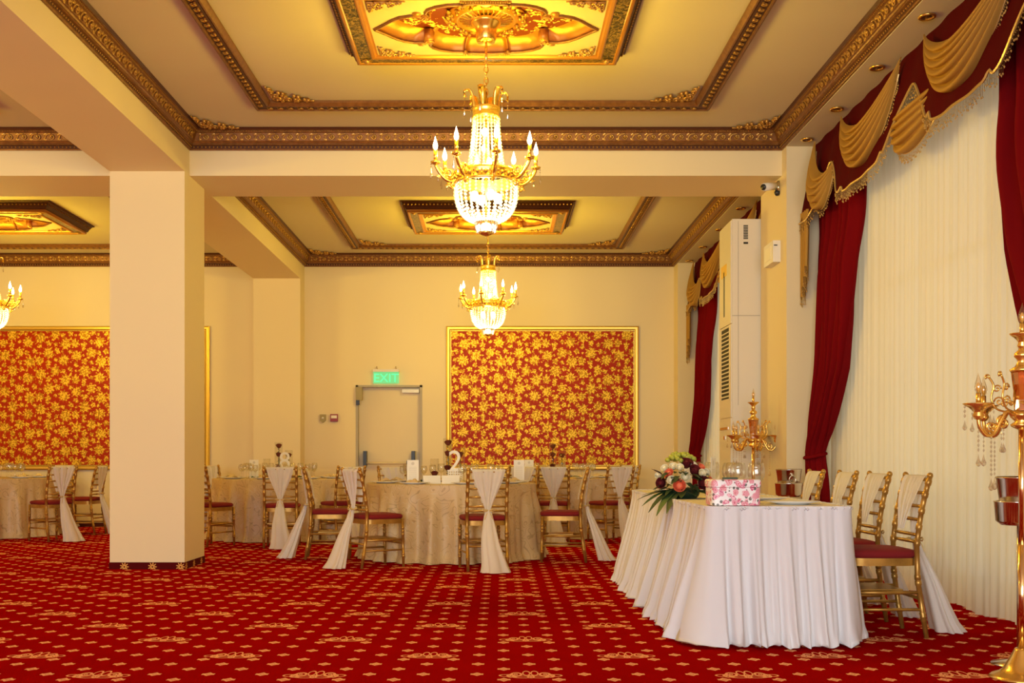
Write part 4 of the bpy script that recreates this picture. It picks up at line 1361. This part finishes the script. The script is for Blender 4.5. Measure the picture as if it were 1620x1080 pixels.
# roses
def rose_mb(r, seed=0):
    mb = MB(); rnd = random.Random(seed)
    mb.ball((0, 0, 0), r * .62, 1.05, 9, 6)
    for ring, (n, rad, h, op) in enumerate(((4, .45, .78, .05), (5, .70, .70, .10), (6, .92, .52, .28))):
        for k in range(n):
            a0 = 2 * PI * k / n + ring * .5 + rnd.random() * .2
            wd = 2.2 * PI / n * .62
            def pf(u, v):
                a = a0 + (u - .5) * wd * 1.6
                rr = r * rad * (.45 + .55 * v ** .6 + op * .35 * v * v)
                z = r * (-.55 + (h + .55) * v - op * .30 * v ** 3 - .22 * abs(u - .5) ** 2 * v)
                return (rr * math.cos(a), rr * math.sin(a), z)
            mb.grid(5, 4, pf)
    return mb
def leafy(mb, p, d, ln, wd, droop=.2):
    """single leaf blade from p along d"""
    d = Vector(d).normalized(); s = d.cross(Vector((0, 0, 1)))
    s = s.normalized() if s.length > 1e-4 else Vector((1, 0, 0))
    P = Vector(p); vs = []; N = 5
    for i in range(N + 1):
        t = i / N; c = P + d * ln * t - Vector((0, 0, droop * ln * t * t)); w = wd * math.sin(PI * min(.98, .08 + .9 * t)) ** .8
        vs += [c - s * w + Vector((0, 0, .12 * w)), c - Vector((0, 0, .1 * w)), c + s * w + Vector((0, 0, .12 * w))]
    fs = []
    for i in range(N):
        for q in range(2): fs.append((i * 3 + q, i * 3 + q + 1, (i + 1) * 3 + q + 1, (i + 1) * 3 + q))
    mb.add(vs, fs)
ROSE = rose_mb(.041, 1).mesh('rose_head', M['rosered'])
def vase_set(x, y, zt, tname, spread=1.0, flip=1):
    """three straight glass cylinders with red roses standing in water"""
    for (dx, dy, h, r, heads, hw) in ((0.0, .02, .46, .05, (.15, .30, .41), 'tall'), (-.135 * flip, -.05, .25, .046, (.09,), 'short'), (.125 * flip, .05, .36, .05, (.29,), 'middle-sized')):
        v = empty('glass_vase', (x + dx, y + dy, zt)); tag(v, '%s clear cylinder vase with roses on the %s' % (hw, tname), 'vase', 'cylinder vases')
        MB().lathe([(0, 0), (r, 0), (r, h), (r - .003, h), (r - .003, .012), (0, .012)], 20).build('cylinder', M['vase'], v)
        for i, hz in enumerate(heads):
            rs = empty('red_rose', (x + dx + .003 * (i - 1) * (1 if len(heads) > 1 else 0), y + dy + .003 * (i - 1) * (1 if len(heads) > 1 else 0), zt + hz)); tag(rs, 'dark red rose in the %s vase on the %s' % (hw, tname), 'flower', 'roses in the vases')
            o = bpy.data.objects.new('rose_head', ROSE); COL.objects.link(o); o.parent = rs; o.rotation_euler = (.15, .1 * i, i * 1.3)
            st = MB(); st.tube([(0, 0, -.02), (.004, .003, -hz * .5), (0, 0, -hz + .014)], .0032, 5)
            st.build('stem', M['leaf2'], rs)
            lf = MB()
            for q in range(6): leafy(lf, (0, 0, -.03 - .016 * q), (math.cos(q * 2.2 + i), math.sin(q * 2.2 + i), .9), .040, .014, .4)
            lf.build('leaves', M['leaf2'], rs)
def number_stand(txt, x, y, zt, tname):
    n = empty('table_number', (x, y, zt)); tag(n, 'white numeral %s on a pierced stand on the %s' % (txt, tname), 'table number')
    text_obj(txt, .30, .008, M['cardplain'], 'numeral', n, (0, 0, .125))
    b = MB(); hole = []
    b.box(-.075, -.022, 0, .075, .022, .008)
    for i in range(7):
        xx = -.07 + i * .0233
        b.box(xx - .005, -.018, .008, xx + .005, .018, .13)
    for i in range(6):
        zz = .012 + i * .0225
        b.box(-.072, -.016, zz - .0045, .072, .016, zz + .0045)
    b.box(-.078, -.02, .125, .078, .02, .135)
    b.build('pierced_stand', M['cardplain'], n, False)

TZ = .755
def round_table(cx, cy, name, chairs, menus, cards, R=.865, seed=0, num=None, nvase=True, skip=()):
    t = empty('round_table', (cx, cy, 0)); tag(t, 'banquet table under the cloth: ' + name, 'table', 'round banquet tables')
    MB().lathe([(0, TZ - .035), (R - .01, TZ - .035), (R - .01, TZ - .006), (0, TZ - .006)], 40).build('tabletop', M['cardplain'], t)
    MB().lathe([(.28, 0), (.28, .02), (.05, .05), (.04, TZ - .036)], 16).build('pedestal', M['chairgold'], t)
    rnd = random.Random(seed); p1, p2, p3 = (rnd.random() * 6 for _ in range(3))
    def fn(u, v):
        a = 2 * PI * u
        if v < .25:
            r = R * (v / .25); return (cx + r * math.cos(a), cy + r * math.sin(a), TZ)
        s = (v - .25) / .75; z = TZ * (1 - s) + .006
        w = .6 * math.sin(17 * a + p1 + 1.6 * math.sin(3 * a)) + .4 * math.sin(29 * a + p2 + 1.4 * math.sin(5 * a)) + .18 * math.sin(47 * a + p3)
        r = R + .004 + .045 * s + .072 * w * smooth01(s * 2.2) * (.55 + .45 * s) + .03 * smooth01((s - .88) / .12)
        if s < .05: z = TZ - .012 * s / .05
        return (cx + r * math.cos(a), cy + r * math.sin(a), z)
    o = MB().grid(220, 33, fn, cu=True).build('tablecloth', M['damask'])
    tag(o, 'floor length beige damask cloth on the ' + name, 'tablecloth', 'round damask tablecloths')
    for (x, y, fx, fy, cl) in chairs:
        chair(x, y, fx, fy, 'gold sashed chair ' + cl, 'chairs at the ' + name)
    NS = 8
    for k in range(NS):
        a = 2 * PI * k / NS + .25 + seed
        c, s = math.cos(a), math.sin(a)
        put(PLATE, 'dinner_plate', (cx + .68 * c, cy + .68 * s, TZ + .001), 'white dinner plate at the edge of the ' + name, 'plate', 'plates on the ' + name)
        put(NAPKIN, 'napkin', (cx + .68 * c, cy + .68 * s, TZ + .004), 'folded gold napkin on a plate on the ' + name, 'napkin', 'napkins on the ' + name, a + PI / 2)
        if k not in skip:
            for q in range(3):
                aa = a + .20 + .19 * (q - 1); r = .47 + .02 * q
                put(GLASS, 'wine_glass', (cx + r * math.cos(aa), cy + r * math.sin(aa), TZ + .001), 'empty stemmed wine glass on the ' + name, 'glass', 'wine glasses on the ' + name, 0, 1.0 - .06 * q)
    for (x, y, rz) in menus:
        put(MENU, 'menu_card', (x, y, TZ + .001), 'tall white printed menu card on the ' + name, 'menu card', 'menu cards on the ' + name, rz)
    for (x, y, rz) in cards:
        put(TENT, 'place_card', (x, y, TZ + .001), 'small folded white name card on the ' + name, 'name card', 'name cards on the ' + name, rz)
    if nvase:
        vase_set(cx + nvase[0], cy + nvase[1], TZ + .001, name)
        m_ = MB(); rr = random.Random(seed + 9)
        for k in range(70):
            a = rr.random() * 6.28; d = .21 + .06 * rr.random()
            leafy(m_, (cx + nvase[0] + d * math.cos(a) * 1.3, cy + nvase[1] + d * math.sin(a), TZ + .012), (math.cos(a * 3), math.sin(a * 2 + k), .6), .05, .013, .5)
        o = m_.build('greenery_ring', M['leaf']); tag(o, 'ring of green foliage round the vases on the ' + name, 'foliage', 'greenery on tables')
    if num: number_stand(num[0], num[1], num[2], TZ + .001, name)

T2 = (-.45, 11.22); T1 = (-2.72, 13.90); T3 = (.80, 14.40); T4 = (-6.72, 14.25)
round_table(*T2, 'round table numbered two',
    [(-.11, 9.93, -.2, 1, 'before the white numeral two, its back to the open carpet'), (-1.107, 10.17, .83, .55, 'set at an angle by the folded name cards on table two'),
     (-1.66, 11.02, 1, .10, 'in profile between table two and the table behind the pillar'), (.65, 10.70, -1, .08, 'in profile at table two, on the head table side'),
     (.22, 12.53, -.45, -.9, 'on the wall side of table two, facing the floral panel table'), (-1.06, 12.42, .5, -.86, 'on the wall side of table two, before the fire door')],
    [(-.82, 10.86, .15), (.26, 11.72, -.2)], [(-.63, 10.82, .3), (-.44, 10.80, 0)], seed=.012, num=('2', -.40, 10.98), nvase=(-.04, .08), skip=(0, 5))
round_table(*T1, 'round table behind the pillar',
    [(-2.44, 12.47, -.1, 1, 'before the numeral eight, its back to the open carpet'), (-3.29, 12.60, .5, .85, 'half hidden by the free standing pillar'),
     (-1.85, 13.06, -.6, .8, 'at the pillar table, on the side of table two'), (-3.78, 14.87, .75, -.65, 'at the pillar table, close to the end wall')],
    [(-3.08, 13.9, 0)], [], seed=2, num=('8', -2.62, 13.55), nvase=(-.06, .05), skip=(5,))
round_table(*T3, 'round table behind table two',
    [(.70, 13.03, .05, 1, 'squeezed between table two and the table behind it'), (1.38, 13.14, -.45, .9, 'at an angle between the table behind table two and the bouquet'),
     (1.72, 15.22, -.75, -.65, 'behind the bouquet, before the corner of the floral panel'), (2.0, 14.40, -1, 0, 'in profile behind the bouquet, on the window side')],
    [(.44, 14.0, 0)], [], seed=3.4, nvase=(-.03, .05), skip=(0, 1))
round_table(*T4, 'round table before the wide floral panel',
    [(-5.46, 13.38, -.8, .6, 'showing its whole sash at the table before the wide panel'), (-5.50, 14.50, -1, .05, 'in profile beside the pillar, at the table before the wide panel'),
     (-6.33, 15.58, -.25, -1, 'between the wide floral panel and its table')],
    [], [], seed=.9, nvase=(-.12, 0))

# ------------------------------------------------------------------ head table
HX0, HX1, HY0, HY1, HZ = 1.16, 1.93, 5.88, 9.10, .74
ht = empty('head_table', ((HX0 + HX1) / 2, (HY0 + HY1) / 2, 0)); tag(ht, 'long narrow table under the white gathered skirt', 'table')
a_, b_, hl, hm = HX0 - (HX0 + HX1) / 2, HX1 - (HX0 + HX1) / 2, (HY1 - HY0) / 2, 0
MB().box(a_ + .01, -hl + .01, HZ - .04, b_ - .01, hl - .01, HZ - .004).build('tabletop', M['cardplain'], ht, False)
for sx in (a_ + .08, b_ - .08):
    for sy in (-hl + .15, 0, hl - .15):
        MB().tube([(sx, sy, 0), (sx, sy, HZ - .04)], .018, 8).build('leg', M['silver'], ht)
# perimeter with rounded corners
per = []
rc = .05
for (cx, cy, a0) in ((HX1 - rc, HY0 + rc, -PI / 2), (HX1 - rc, HY1 - rc, 0), (HX0 + rc, HY1 - rc, PI / 2), (HX0 + rc, HY0 + rc, PI)):
    for k in range(6):
        a = a0 + (PI / 2) * k / 5
        per.append((Vector((cx + rc * math.cos(a), cy + rc * math.sin(a))), Vector((math.cos(a), math.sin(a)))))
seq = []
for i in range(len(per)):
    p, n_ = per[i]; q, m2 = per[(i + 1) % len(per)]
    L = (q - p).length; k = max(1, int(L / .008))
    for j in range(k): seq.append((p.lerp(q, j / k), n_.lerp(m2, j / k).normalized()))
acc = [0]
for i in range(1, len(seq)): acc.append(acc[-1] + (seq[i][0] - seq[i - 1][0]).length)
NP = len(seq)
def hpl(s):
    return .5 * math.sin(2 * PI * s / .135 + 1.7 * math.sin(2 * PI * s / .9)) + .35 * math.sin(2 * PI * s / .083 + 1.3 * math.sin(2 * PI * s / .61 + 2)) + .22 * math.sin(2 * PI * s / .041 + 2 * math.sin(s * 5))
rowsH = [0, .02, .05, .10, .18, .30, .42, .54, .66, .78, .88, .95, .985, 1.0]
def hfn(u, v):
    i = int(round(u * NP)) % NP; p, n_ = seq[i]; s = acc[i]
    t = rowsH[int(round(v * (len(rowsH) - 1)))]
    if t < .06: off = .006 + .010 * abs(math.sin(2 * PI * s / .03)) * (1 - t / .06) + .006
    else: off = .012
    corner = 1.0 if n_.x < .3 else .35
    flare = (.10 * t + .055 * t * t) * corner
    w = hpl(s) * (.009 + .040 * smooth01(t * 1.2)) + .018 * math.sin(2 * PI * s / .47 + 1.5 * math.sin(s * 2.1)) * smooth01(t)
    if t > .94: w += .016 * math.sin(2 * PI * s / .052)
    off += flare + w
    return (p.x + n_.x * off, p.y + n_.y * off, HZ * (1 - t) + .006 + (.010 * (1 + math.sin(2 * PI * s / .11)) if t == 1.0 else 0))
sk_ = MB().grid(NP, len(rowsH), hfn, cu=True).build('table_skirt', M['skirtcloth'])
tag(sk_, 'white gathered skirt hanging round the long head table', 'table skirt')
tp = MB(); tp.add([(p.x + n_.x * .004, p.y + n_.y * .004, HZ + .002) for p, n_ in seq] + [(p.x + n_.x * .004, p.y + n_.y * .004, HZ - .008) for p, n_ in seq], [tuple(range(NP))] + [(i, NP + i, NP + (i + 1) % NP, (i + 1) % NP) for i in range(NP)])
tag(tp.build('table_cover', M['topcloth'], None, False), 'flat cream cloth covering the long head table', 'tablecloth')
rf = MB()
for i in range(0, NP, 2):
    p, n_ = seq[i]; s = acc[i]
    rf.octa((p.x + n_.x * (.014 + .004 * math.sin(s * 90)), p.y + n_.y * (.014 + .004 * math.sin(s * 90)), HZ - .006 + .004 * math.sin(s * 70)), .010)
o = rf.build('ruffle', M['skirtcloth'], sk_); tag(o, kind='stuff')
for y, cl in ((6.25, 'at the gift box end of the head table'), (6.87, 'second from the gift box end of the head table'), (7.48, 'third from the gift box end of the head table'), (8.22, 'of the head table next to the tied red drape')):
    chair(2.165, y, -1, 0, 'gold sashed chair ' + cl, 'chairs at the head table')
HT = HZ + .003
for (x, y) in ((1.70, 6.22), (1.70, 6.86), (1.70, 7.5), (1.70, 8.22)):
    put(PLATE, 'dinner_plate', (x, y, HT), 'white dinner plate on the long head table', 'plate', 'plates on the head table')
GBOWL = MB().lathe([(r * 1.15, z * 1.15) for r, z in ((.0, .098), (.012, .096), (.033, .115), (.043, .145), (.041, .178), (.034, .205), (.0328, .205), (.0398, .178), (.0415, .146), (.031, .118), (0, .102))], 18).mesh('bowl', M['glass'])
GSTEM = MB().lathe([(r * 1.15, z * 1.15) for r, z in ((.006, .012), (.0042, .022), (.0042, .085), (.009, .097))], 10).mesh('stem', M['glass'])
GFOOT = MB().lathe([(r * 1.15, z * 1.15) for r, z in ((0, 0), (.037, 0), (.037, .003), (.006, .012), (0, .012))], 18).mesh('foot', M['glass'])
for (x, y) in ((1.435, 6.42), (1.50, 6.24), (1.53, 6.99), (1.47, 6.80), (1.50, 7.50), (1.52, 7.66), (1.45, 8.2), (1.56, 8.36)):
    g = empty('wine_glass', (x, y, HT)); tag(g, 'large clear wine glass on the long head table', 'glass', 'wine glasses on the head table')
    for nm, me in (('bowl', GBOWL), ('stem', GSTEM), ('foot', GFOOT)):
        o = bpy.data.objects.new(nm, me); COL.objects.link(o); o.parent = g
put(MENU, 'menu_card', (1.47, 7.32, HT), 'narrow upright menu card beside the glasses on the head table', 'menu card', 'cards on the head table', 1.15, 1.15)
put(MENU, 'menu_card', (1.42, 7.98, HT), 'upright menu card behind the flowers on the head table', 'menu card', 'cards on the head table', 1.0, 1.2)

# gift box
gb = empty('gift_box', (1.318, 6.03, HT), .02); tag(gb, 'white gift box printed with pink roses on the head table', 'box')
def rounded_box(hx, hy, z0, z1, r):
    m_ = MB(); N = 24; lay = [(1 - r / hx, z0), (1.0, z0 + r * .6), (1.0, z1 - r), (1 - r / hx * .35, z1 - r * .3), (1 - r / hx, z1)]
    loop = [(hx * math.copysign(abs(math.cos(2 * PI * (k + .5) / N)) ** .22, math.cos(2 * PI * (k + .5) / N)), hy * math.copysign(abs(math.sin(2 * PI * (k + .5) / N)) ** .22, math.sin(2 * PI * (k + .5) / N))) for k in range(N)]
    m_.add([(x * q, y * q, z) for q, z in lay for x, y in loop], [tuple(range(N - 1, -1, -1)), tuple((len(lay) - 1) * N + k for k in range(N))] + [(i * N + k, i * N + (k + 1) % N, (i + 1) * N + (k + 1) % N, (i + 1) * N + k) for i in range(len(lay) - 1) for k in range(N)])
    return m_
sharp(rounded_box(.134, .10, .001, .105, .008).build('box_base', M['gift'], gb), .8)
sharp(rounded_box(.139, .105, .100, .146, .010).build('lid', M['gift'], gb), .8)
MB().box(-.055, .0, .1455, .03, .012, .156).build('lid_slot', M['leaf2'], gb, False)

# flower arrangement
fa = empty('flower_arrangement', (1.235, 7.15, HT)); tag(fa, 'table bouquet of red, coral and ivory roses with broad leaves on the head table', 'flowers')
MB().lathe([(.09, 0), (.11, .03), (.11, .055), (.04, .07), (0, .07)], 20).build('holder', M['leaf2'], fa)
ROSES = {k: rose_mb(1.0, i + 2) for i, k in enumerate(('rosered', 'roseorange', 'rosewhite'))}
def bloom(kind, x, y, z, r, tilt):
    o = bpy.data.objects.new({'rosered': 'red_rose', 'roseorange': 'coral_rose', 'rosewhite': 'ivory_rose'}[kind], RM[kind]); COL.objects.link(o)
    o.parent = fa; o.location = (x, y, z); o.scale = (r, r, r)
    d = Vector((x, y, max(.02, z - .08))).normalized().lerp(Vector((0, -1, .15)), .45)
    o.rotation_euler = d.to_track_quat('Z', 'Y').to_euler()
RM = {k: v.mesh(k, M[k]) for k, v in ROSES.items()}
for (k, x, y, z, r) in (('rosered', .02, -.02, .225, .044), ('rosered', .065, -.06, .18, .042), ('rosered', .11, -.11, .10, .046), ('rosered', -.145, -.05, .10, .038), ('rosered', .10, .05, .16, .04),
                        ('roseorange', -.045, -.14, .085, .042), ('roseorange', -.095, -.05, .165, .030), ('roseorange', .165, -.03, .11, .032), ('roseorange', .12, .0, .20, .028), ('roseorange', -.08, .08, .15, .03),
                        ('rosewhite', -.005, -.12, .14, .032), ('rosewhite', -.09, -.11, .12, .030), ('rosewhite', .105, -.10, .165, .028), ('rosewhite', -.12, -.02, .195, .028), ('rosewhite', -.065, -.02, .205, .03), ('rosewhite', .065, .0, .215, .03), ('rosewhite', -.03, -.06, .20, .028), ('rosewhite', .14, -.06, .17, .026), ('rosewhite', -.155, .0, .15, .028)):
    bloom(k, x, y, z, r, 0)
hy = MB(); rr = random.Random(4)
for k in range(46):
    a = rr.random() * 6.28; e = rr.random()
    c = (-.005 + .10 * math.cos(a) * math.sqrt(e), .045 + .07 * math.sin(a) * math.sqrt(e), .245 + .045 * (1 - e) + .01 * rr.random())
    hy.ball(c, .017, .9, 6, 4)
tag(hy.build('hydrangea', M['hydrangea'], fa), kind='stuff')
lf = MB()
for k in range(60):
    a = rr.random() * 6.28; z = .05 + .13 * rr.random()
    leafy(lf, (.10 * math.cos(a), .10 * math.sin(a), z), (math.cos(a + rr.random() - .5), math.sin(a + rr.random() - .5), .55 * rr.random()), .07 + .05 * rr.random(), .018, .5)
tag(lf.build('foliage', M['leaf2'], fa), kind='stuff')
for k, (a, ln, wd, dr) in enumerate(((3.3, .26, .032, .28), (3.55, .26, .030, .42), (3.8, .27, .028, .55), (4.0, .27, .028, .62), (4.2, .25, .03, .6), (4.5, .20, .03, .25), (4.9, .19, .028, .2), (5.3, .20, .03, .15), (5.6, .22, .03, .15), (2.9, .22, .03, .2), (6.1, .2, .03, .1), (2.4, .18, .03, .1))):
    m_ = MB(); leafy(m_, (.05 * math.cos(a), .05 * math.sin(a), .05), (math.cos(a), math.sin(a), .05), ln, wd, dr)
    m_.build('broad_leaf', M['leaf'] if k % 2 else M['leaf2'], fa)
tw = MB(); tw.tube([(-.14, -.02, .16), (-.19, -.03, .185)], .004, 5); leafy(tw, (-.15, -.03, .17), (-1, -.2, .35), .07, .02, 0); tw.build('dry_leaf', M['bronze_dark'], fa)

# ------------------------------------------------------------------ standing candelabra
def make_candelabra():
    root = empty('floor_candelabra')
    MB().lathe([(0, 0), (.140, 0), (.140, .008), (.130, .016), (.10, .028), (.08, .045), (.065, .075), (.05, .10), (.035, .13), (.03, .14), (0, .14)], 32).build('base', M['gold'], root)
    MB().tube([(0, 0, .13), (0, 0, .62)], .019, 14).build('lower_pole', M['amber'].copy() if False else M['pole'], root)
    MB().tube([(0, 0, .60), (0, 0, 1.17)], .016, 14).build('upper_pole', M['pole'], root)
    MB().lathe([(.016, 1.15), (.045, 1.165), (.05, 1.175), (.03, 1.19), (.05, 1.21), (.055, 1.225), (.036, 1.24)], 20).build('hub', M['gold'], root)
    MB().lathe([(.034, 1.24), (.030, 1.29), (.040, 1.36), (.046, 1.415), (.05, 1.425)], 10).build('glass_column', M['amber'], root, False)
    MB().lathe([(.05, 1.42), (.054, 1.43), (.03, 1.445), (.018, 1.47), (.034, 1.49), (.034, 1.505), (.016, 1.52), (.014, 1.54)], 20).build('collar', M['gold'], root)
    def cup(mb, x, z, s=1.0):
        mb.lathe([(.006, z), (.018 * s, z + .006), (.026 * s, z + .02), (.02 * s, z + .035), (.026 * s, z + .045), (.045 * s, z + .06), (.068 * s, z + .075), (.066 * s, z + .078), (.03 * s, z + .066), (0, z + .066)], 18, (x, 0, 0))
    def light(parent, x, z):
        MB().lathe([(.011, z), (.011, z + .058), (0, z + .058)], 12, (x, 0, 0)).build('candle_sleeve', M['gold'], parent)
        fl = MB(); flame(fl, (x, 0, z + .058), .017, .095, 12); fl.build('bulb', M['clearbulb'], parent)
        MB().lathe([(.004, z + .058), (.009, z + .07), (.010, z + .09), (.004, z + .105), (0, z + .106)], 8, (x, 0, 0)).build('filament', M['filament'], parent)
    m_ = MB(); cup(m_, 0, 1.52, .8); t_ = m_.build('top_cup', M['gold'], root); light(t_, 0, 1.588)
    for k in range(5):
        th = PI + 2 * PI * k / 5
        arm = MB()
        arm.tube(crom([(.03, 0, 1.20), (.07, 0, 1.235), (.10, 0, 1.20), (.135, 0, 1.135), (.175, 0, 1.125), (.205, 0, 1.16), (.212, 0, 1.20)], 5), .0085, 7)
        arm.tube([(p[0], 0, p[1]) for p in spiral2(.095, 1.185, .032, 1.4, PI / 2, -1, 18)], .006, 5)
        arm.tube([(p[0], 0, p[1]) for p in spiral2(.15, 1.165, .026, 1.3, -PI / 2, 1, 16)], .006, 5)
        ao = arm.build('arm', M['gold'], root); ao.rotation_euler = (0, 0, th)
        c = MB(); cup(c, .212, 1.195); c.build('cup', M['gold'], ao)
        light(ao, .212, 1.262)
        sc_ = MB()
        sc_.tube(crom([(.045, 0, 1.23), (.11, 0, 1.25), (.135, 0, 1.30), (.125, 0, 1.36), (.145, 0, 1.40)], 5), .005, 5)
        for (cx, cz, r, a0, sg) in ((.10, 1.285, .024, 0, 1), (.11, 1.345, .02, PI, -1), (.152, 1.405, .013, -1, 1), (.075, 1.275, .016, 1, -1)):
            sc_.tube([(p[0], 0, p[1]) for p in spiral2(cx, cz, r, 1.4, a0, sg, 14)], .004, 5)
        so = sc_.build('scroll', M['gold'], root); so.rotation_euler = (0, 0, th + PI / 5 * (1 if k % 2 else .6))
        for (x, z, n, l, r) in ((.278, 1.262, 3, .05, .012), (.212, 1.19, 7, .06, .014), (.15, 1.12, 9, .06, .015), (.155, 1.268, 2, .05, .012), (.10, 1.16, 3, .05, .013)):
            dd = MB()
            for q in range(n): dd.octa((x, 0, z - .006 - q * .021), .0065, None, .0105)
            drop(dd, (x, 0, z - .003 - n * .021), l, r)
            dd.build('crystal_chain', M['drop'], ao, False)
    return root
ca = make_candelabra(); ca.location = (2.405, 4.96, 0); ca.scale = (1, 1, .985); ca.rotation_euler = (0, 0, .12)
tag(ca, 'tall gold candelabra with crystal drops before the sheer curtain', 'candelabra', 'floor candelabra')
cb = copy_tree(ca); cb.location = (2.46, 10.35, 0); cb.scale = (1, 1, .965); cb.rotation_euler = (0, 0, .30)
tag(cb, 'tall gold candelabra with crystal drops beside the white air unit', 'candelabra', 'floor candelabra')

# champagne buckets on stands
def make_bucket():
    root = empty('bucket_stand')
    MB().lathe([(0, 0), (.13, 0), (.13, .006), (.06, .02), (.02, .035), (.014, .06), (0, .06)], 28).build('foot', M['silver'], root)
    MB().tube([(0, 0, .05), (0, 0, .685)], .013, 12).build('pole', M['silver'], root)
    MB().lathe([(0, .68), (.085, .68), (.108, .70), (.115, .79), (.120, .795), (.112, .797), (.104, .705), (0, .692)], 28).build('holder', M['silver'], root)
    return root
def make_pail():
    r = empty('champagne_bucket')
    MB().lathe([(0, 0), (.076, 0), (.080, .01), (.106, .21), (.112, .215), (.108, .222), (.101, .21), (.074, .012), (0, .012)], 28).build('pail', M['silver'], r)
    for s in (-1, 1):
        h = MB(); h.tube([(.098 * math.cos(0) * 0 + .027 * math.cos(a), s * (.108 + .006), .135 + .03 * math.sin(a)) for a in [2 * PI * k / 16 for k in range(16)]], .0045, 6, closed=True)
        h.ball((0, s * .100, .168), .012)
        h.build('ring_handle', M['silver'], r)
    return r
bs = make_bucket(); bs.location = (2.553, 5.29, 0); tag(bs, 'steel bucket stand behind the near candelabra', 'stand', 'bucket stands')
pk = make_pail(); pk.location = (2.553, 5.29, .694); tag(pk, 'shiny steel champagne bucket next to the sheer curtain', 'bucket', 'champagne buckets')
bs2 = copy_tree(bs); bs2.location = (2.50, 9.25, 0); tag(bs2, 'steel bucket stand at the far end of the head table', 'stand', 'bucket stands')
pk2 = copy_tree(pk); pk2.location = (2.50, 9.25, .694); tag(pk2, 'shiny steel champagne bucket beside the tied red drape', 'bucket', 'champagne buckets')
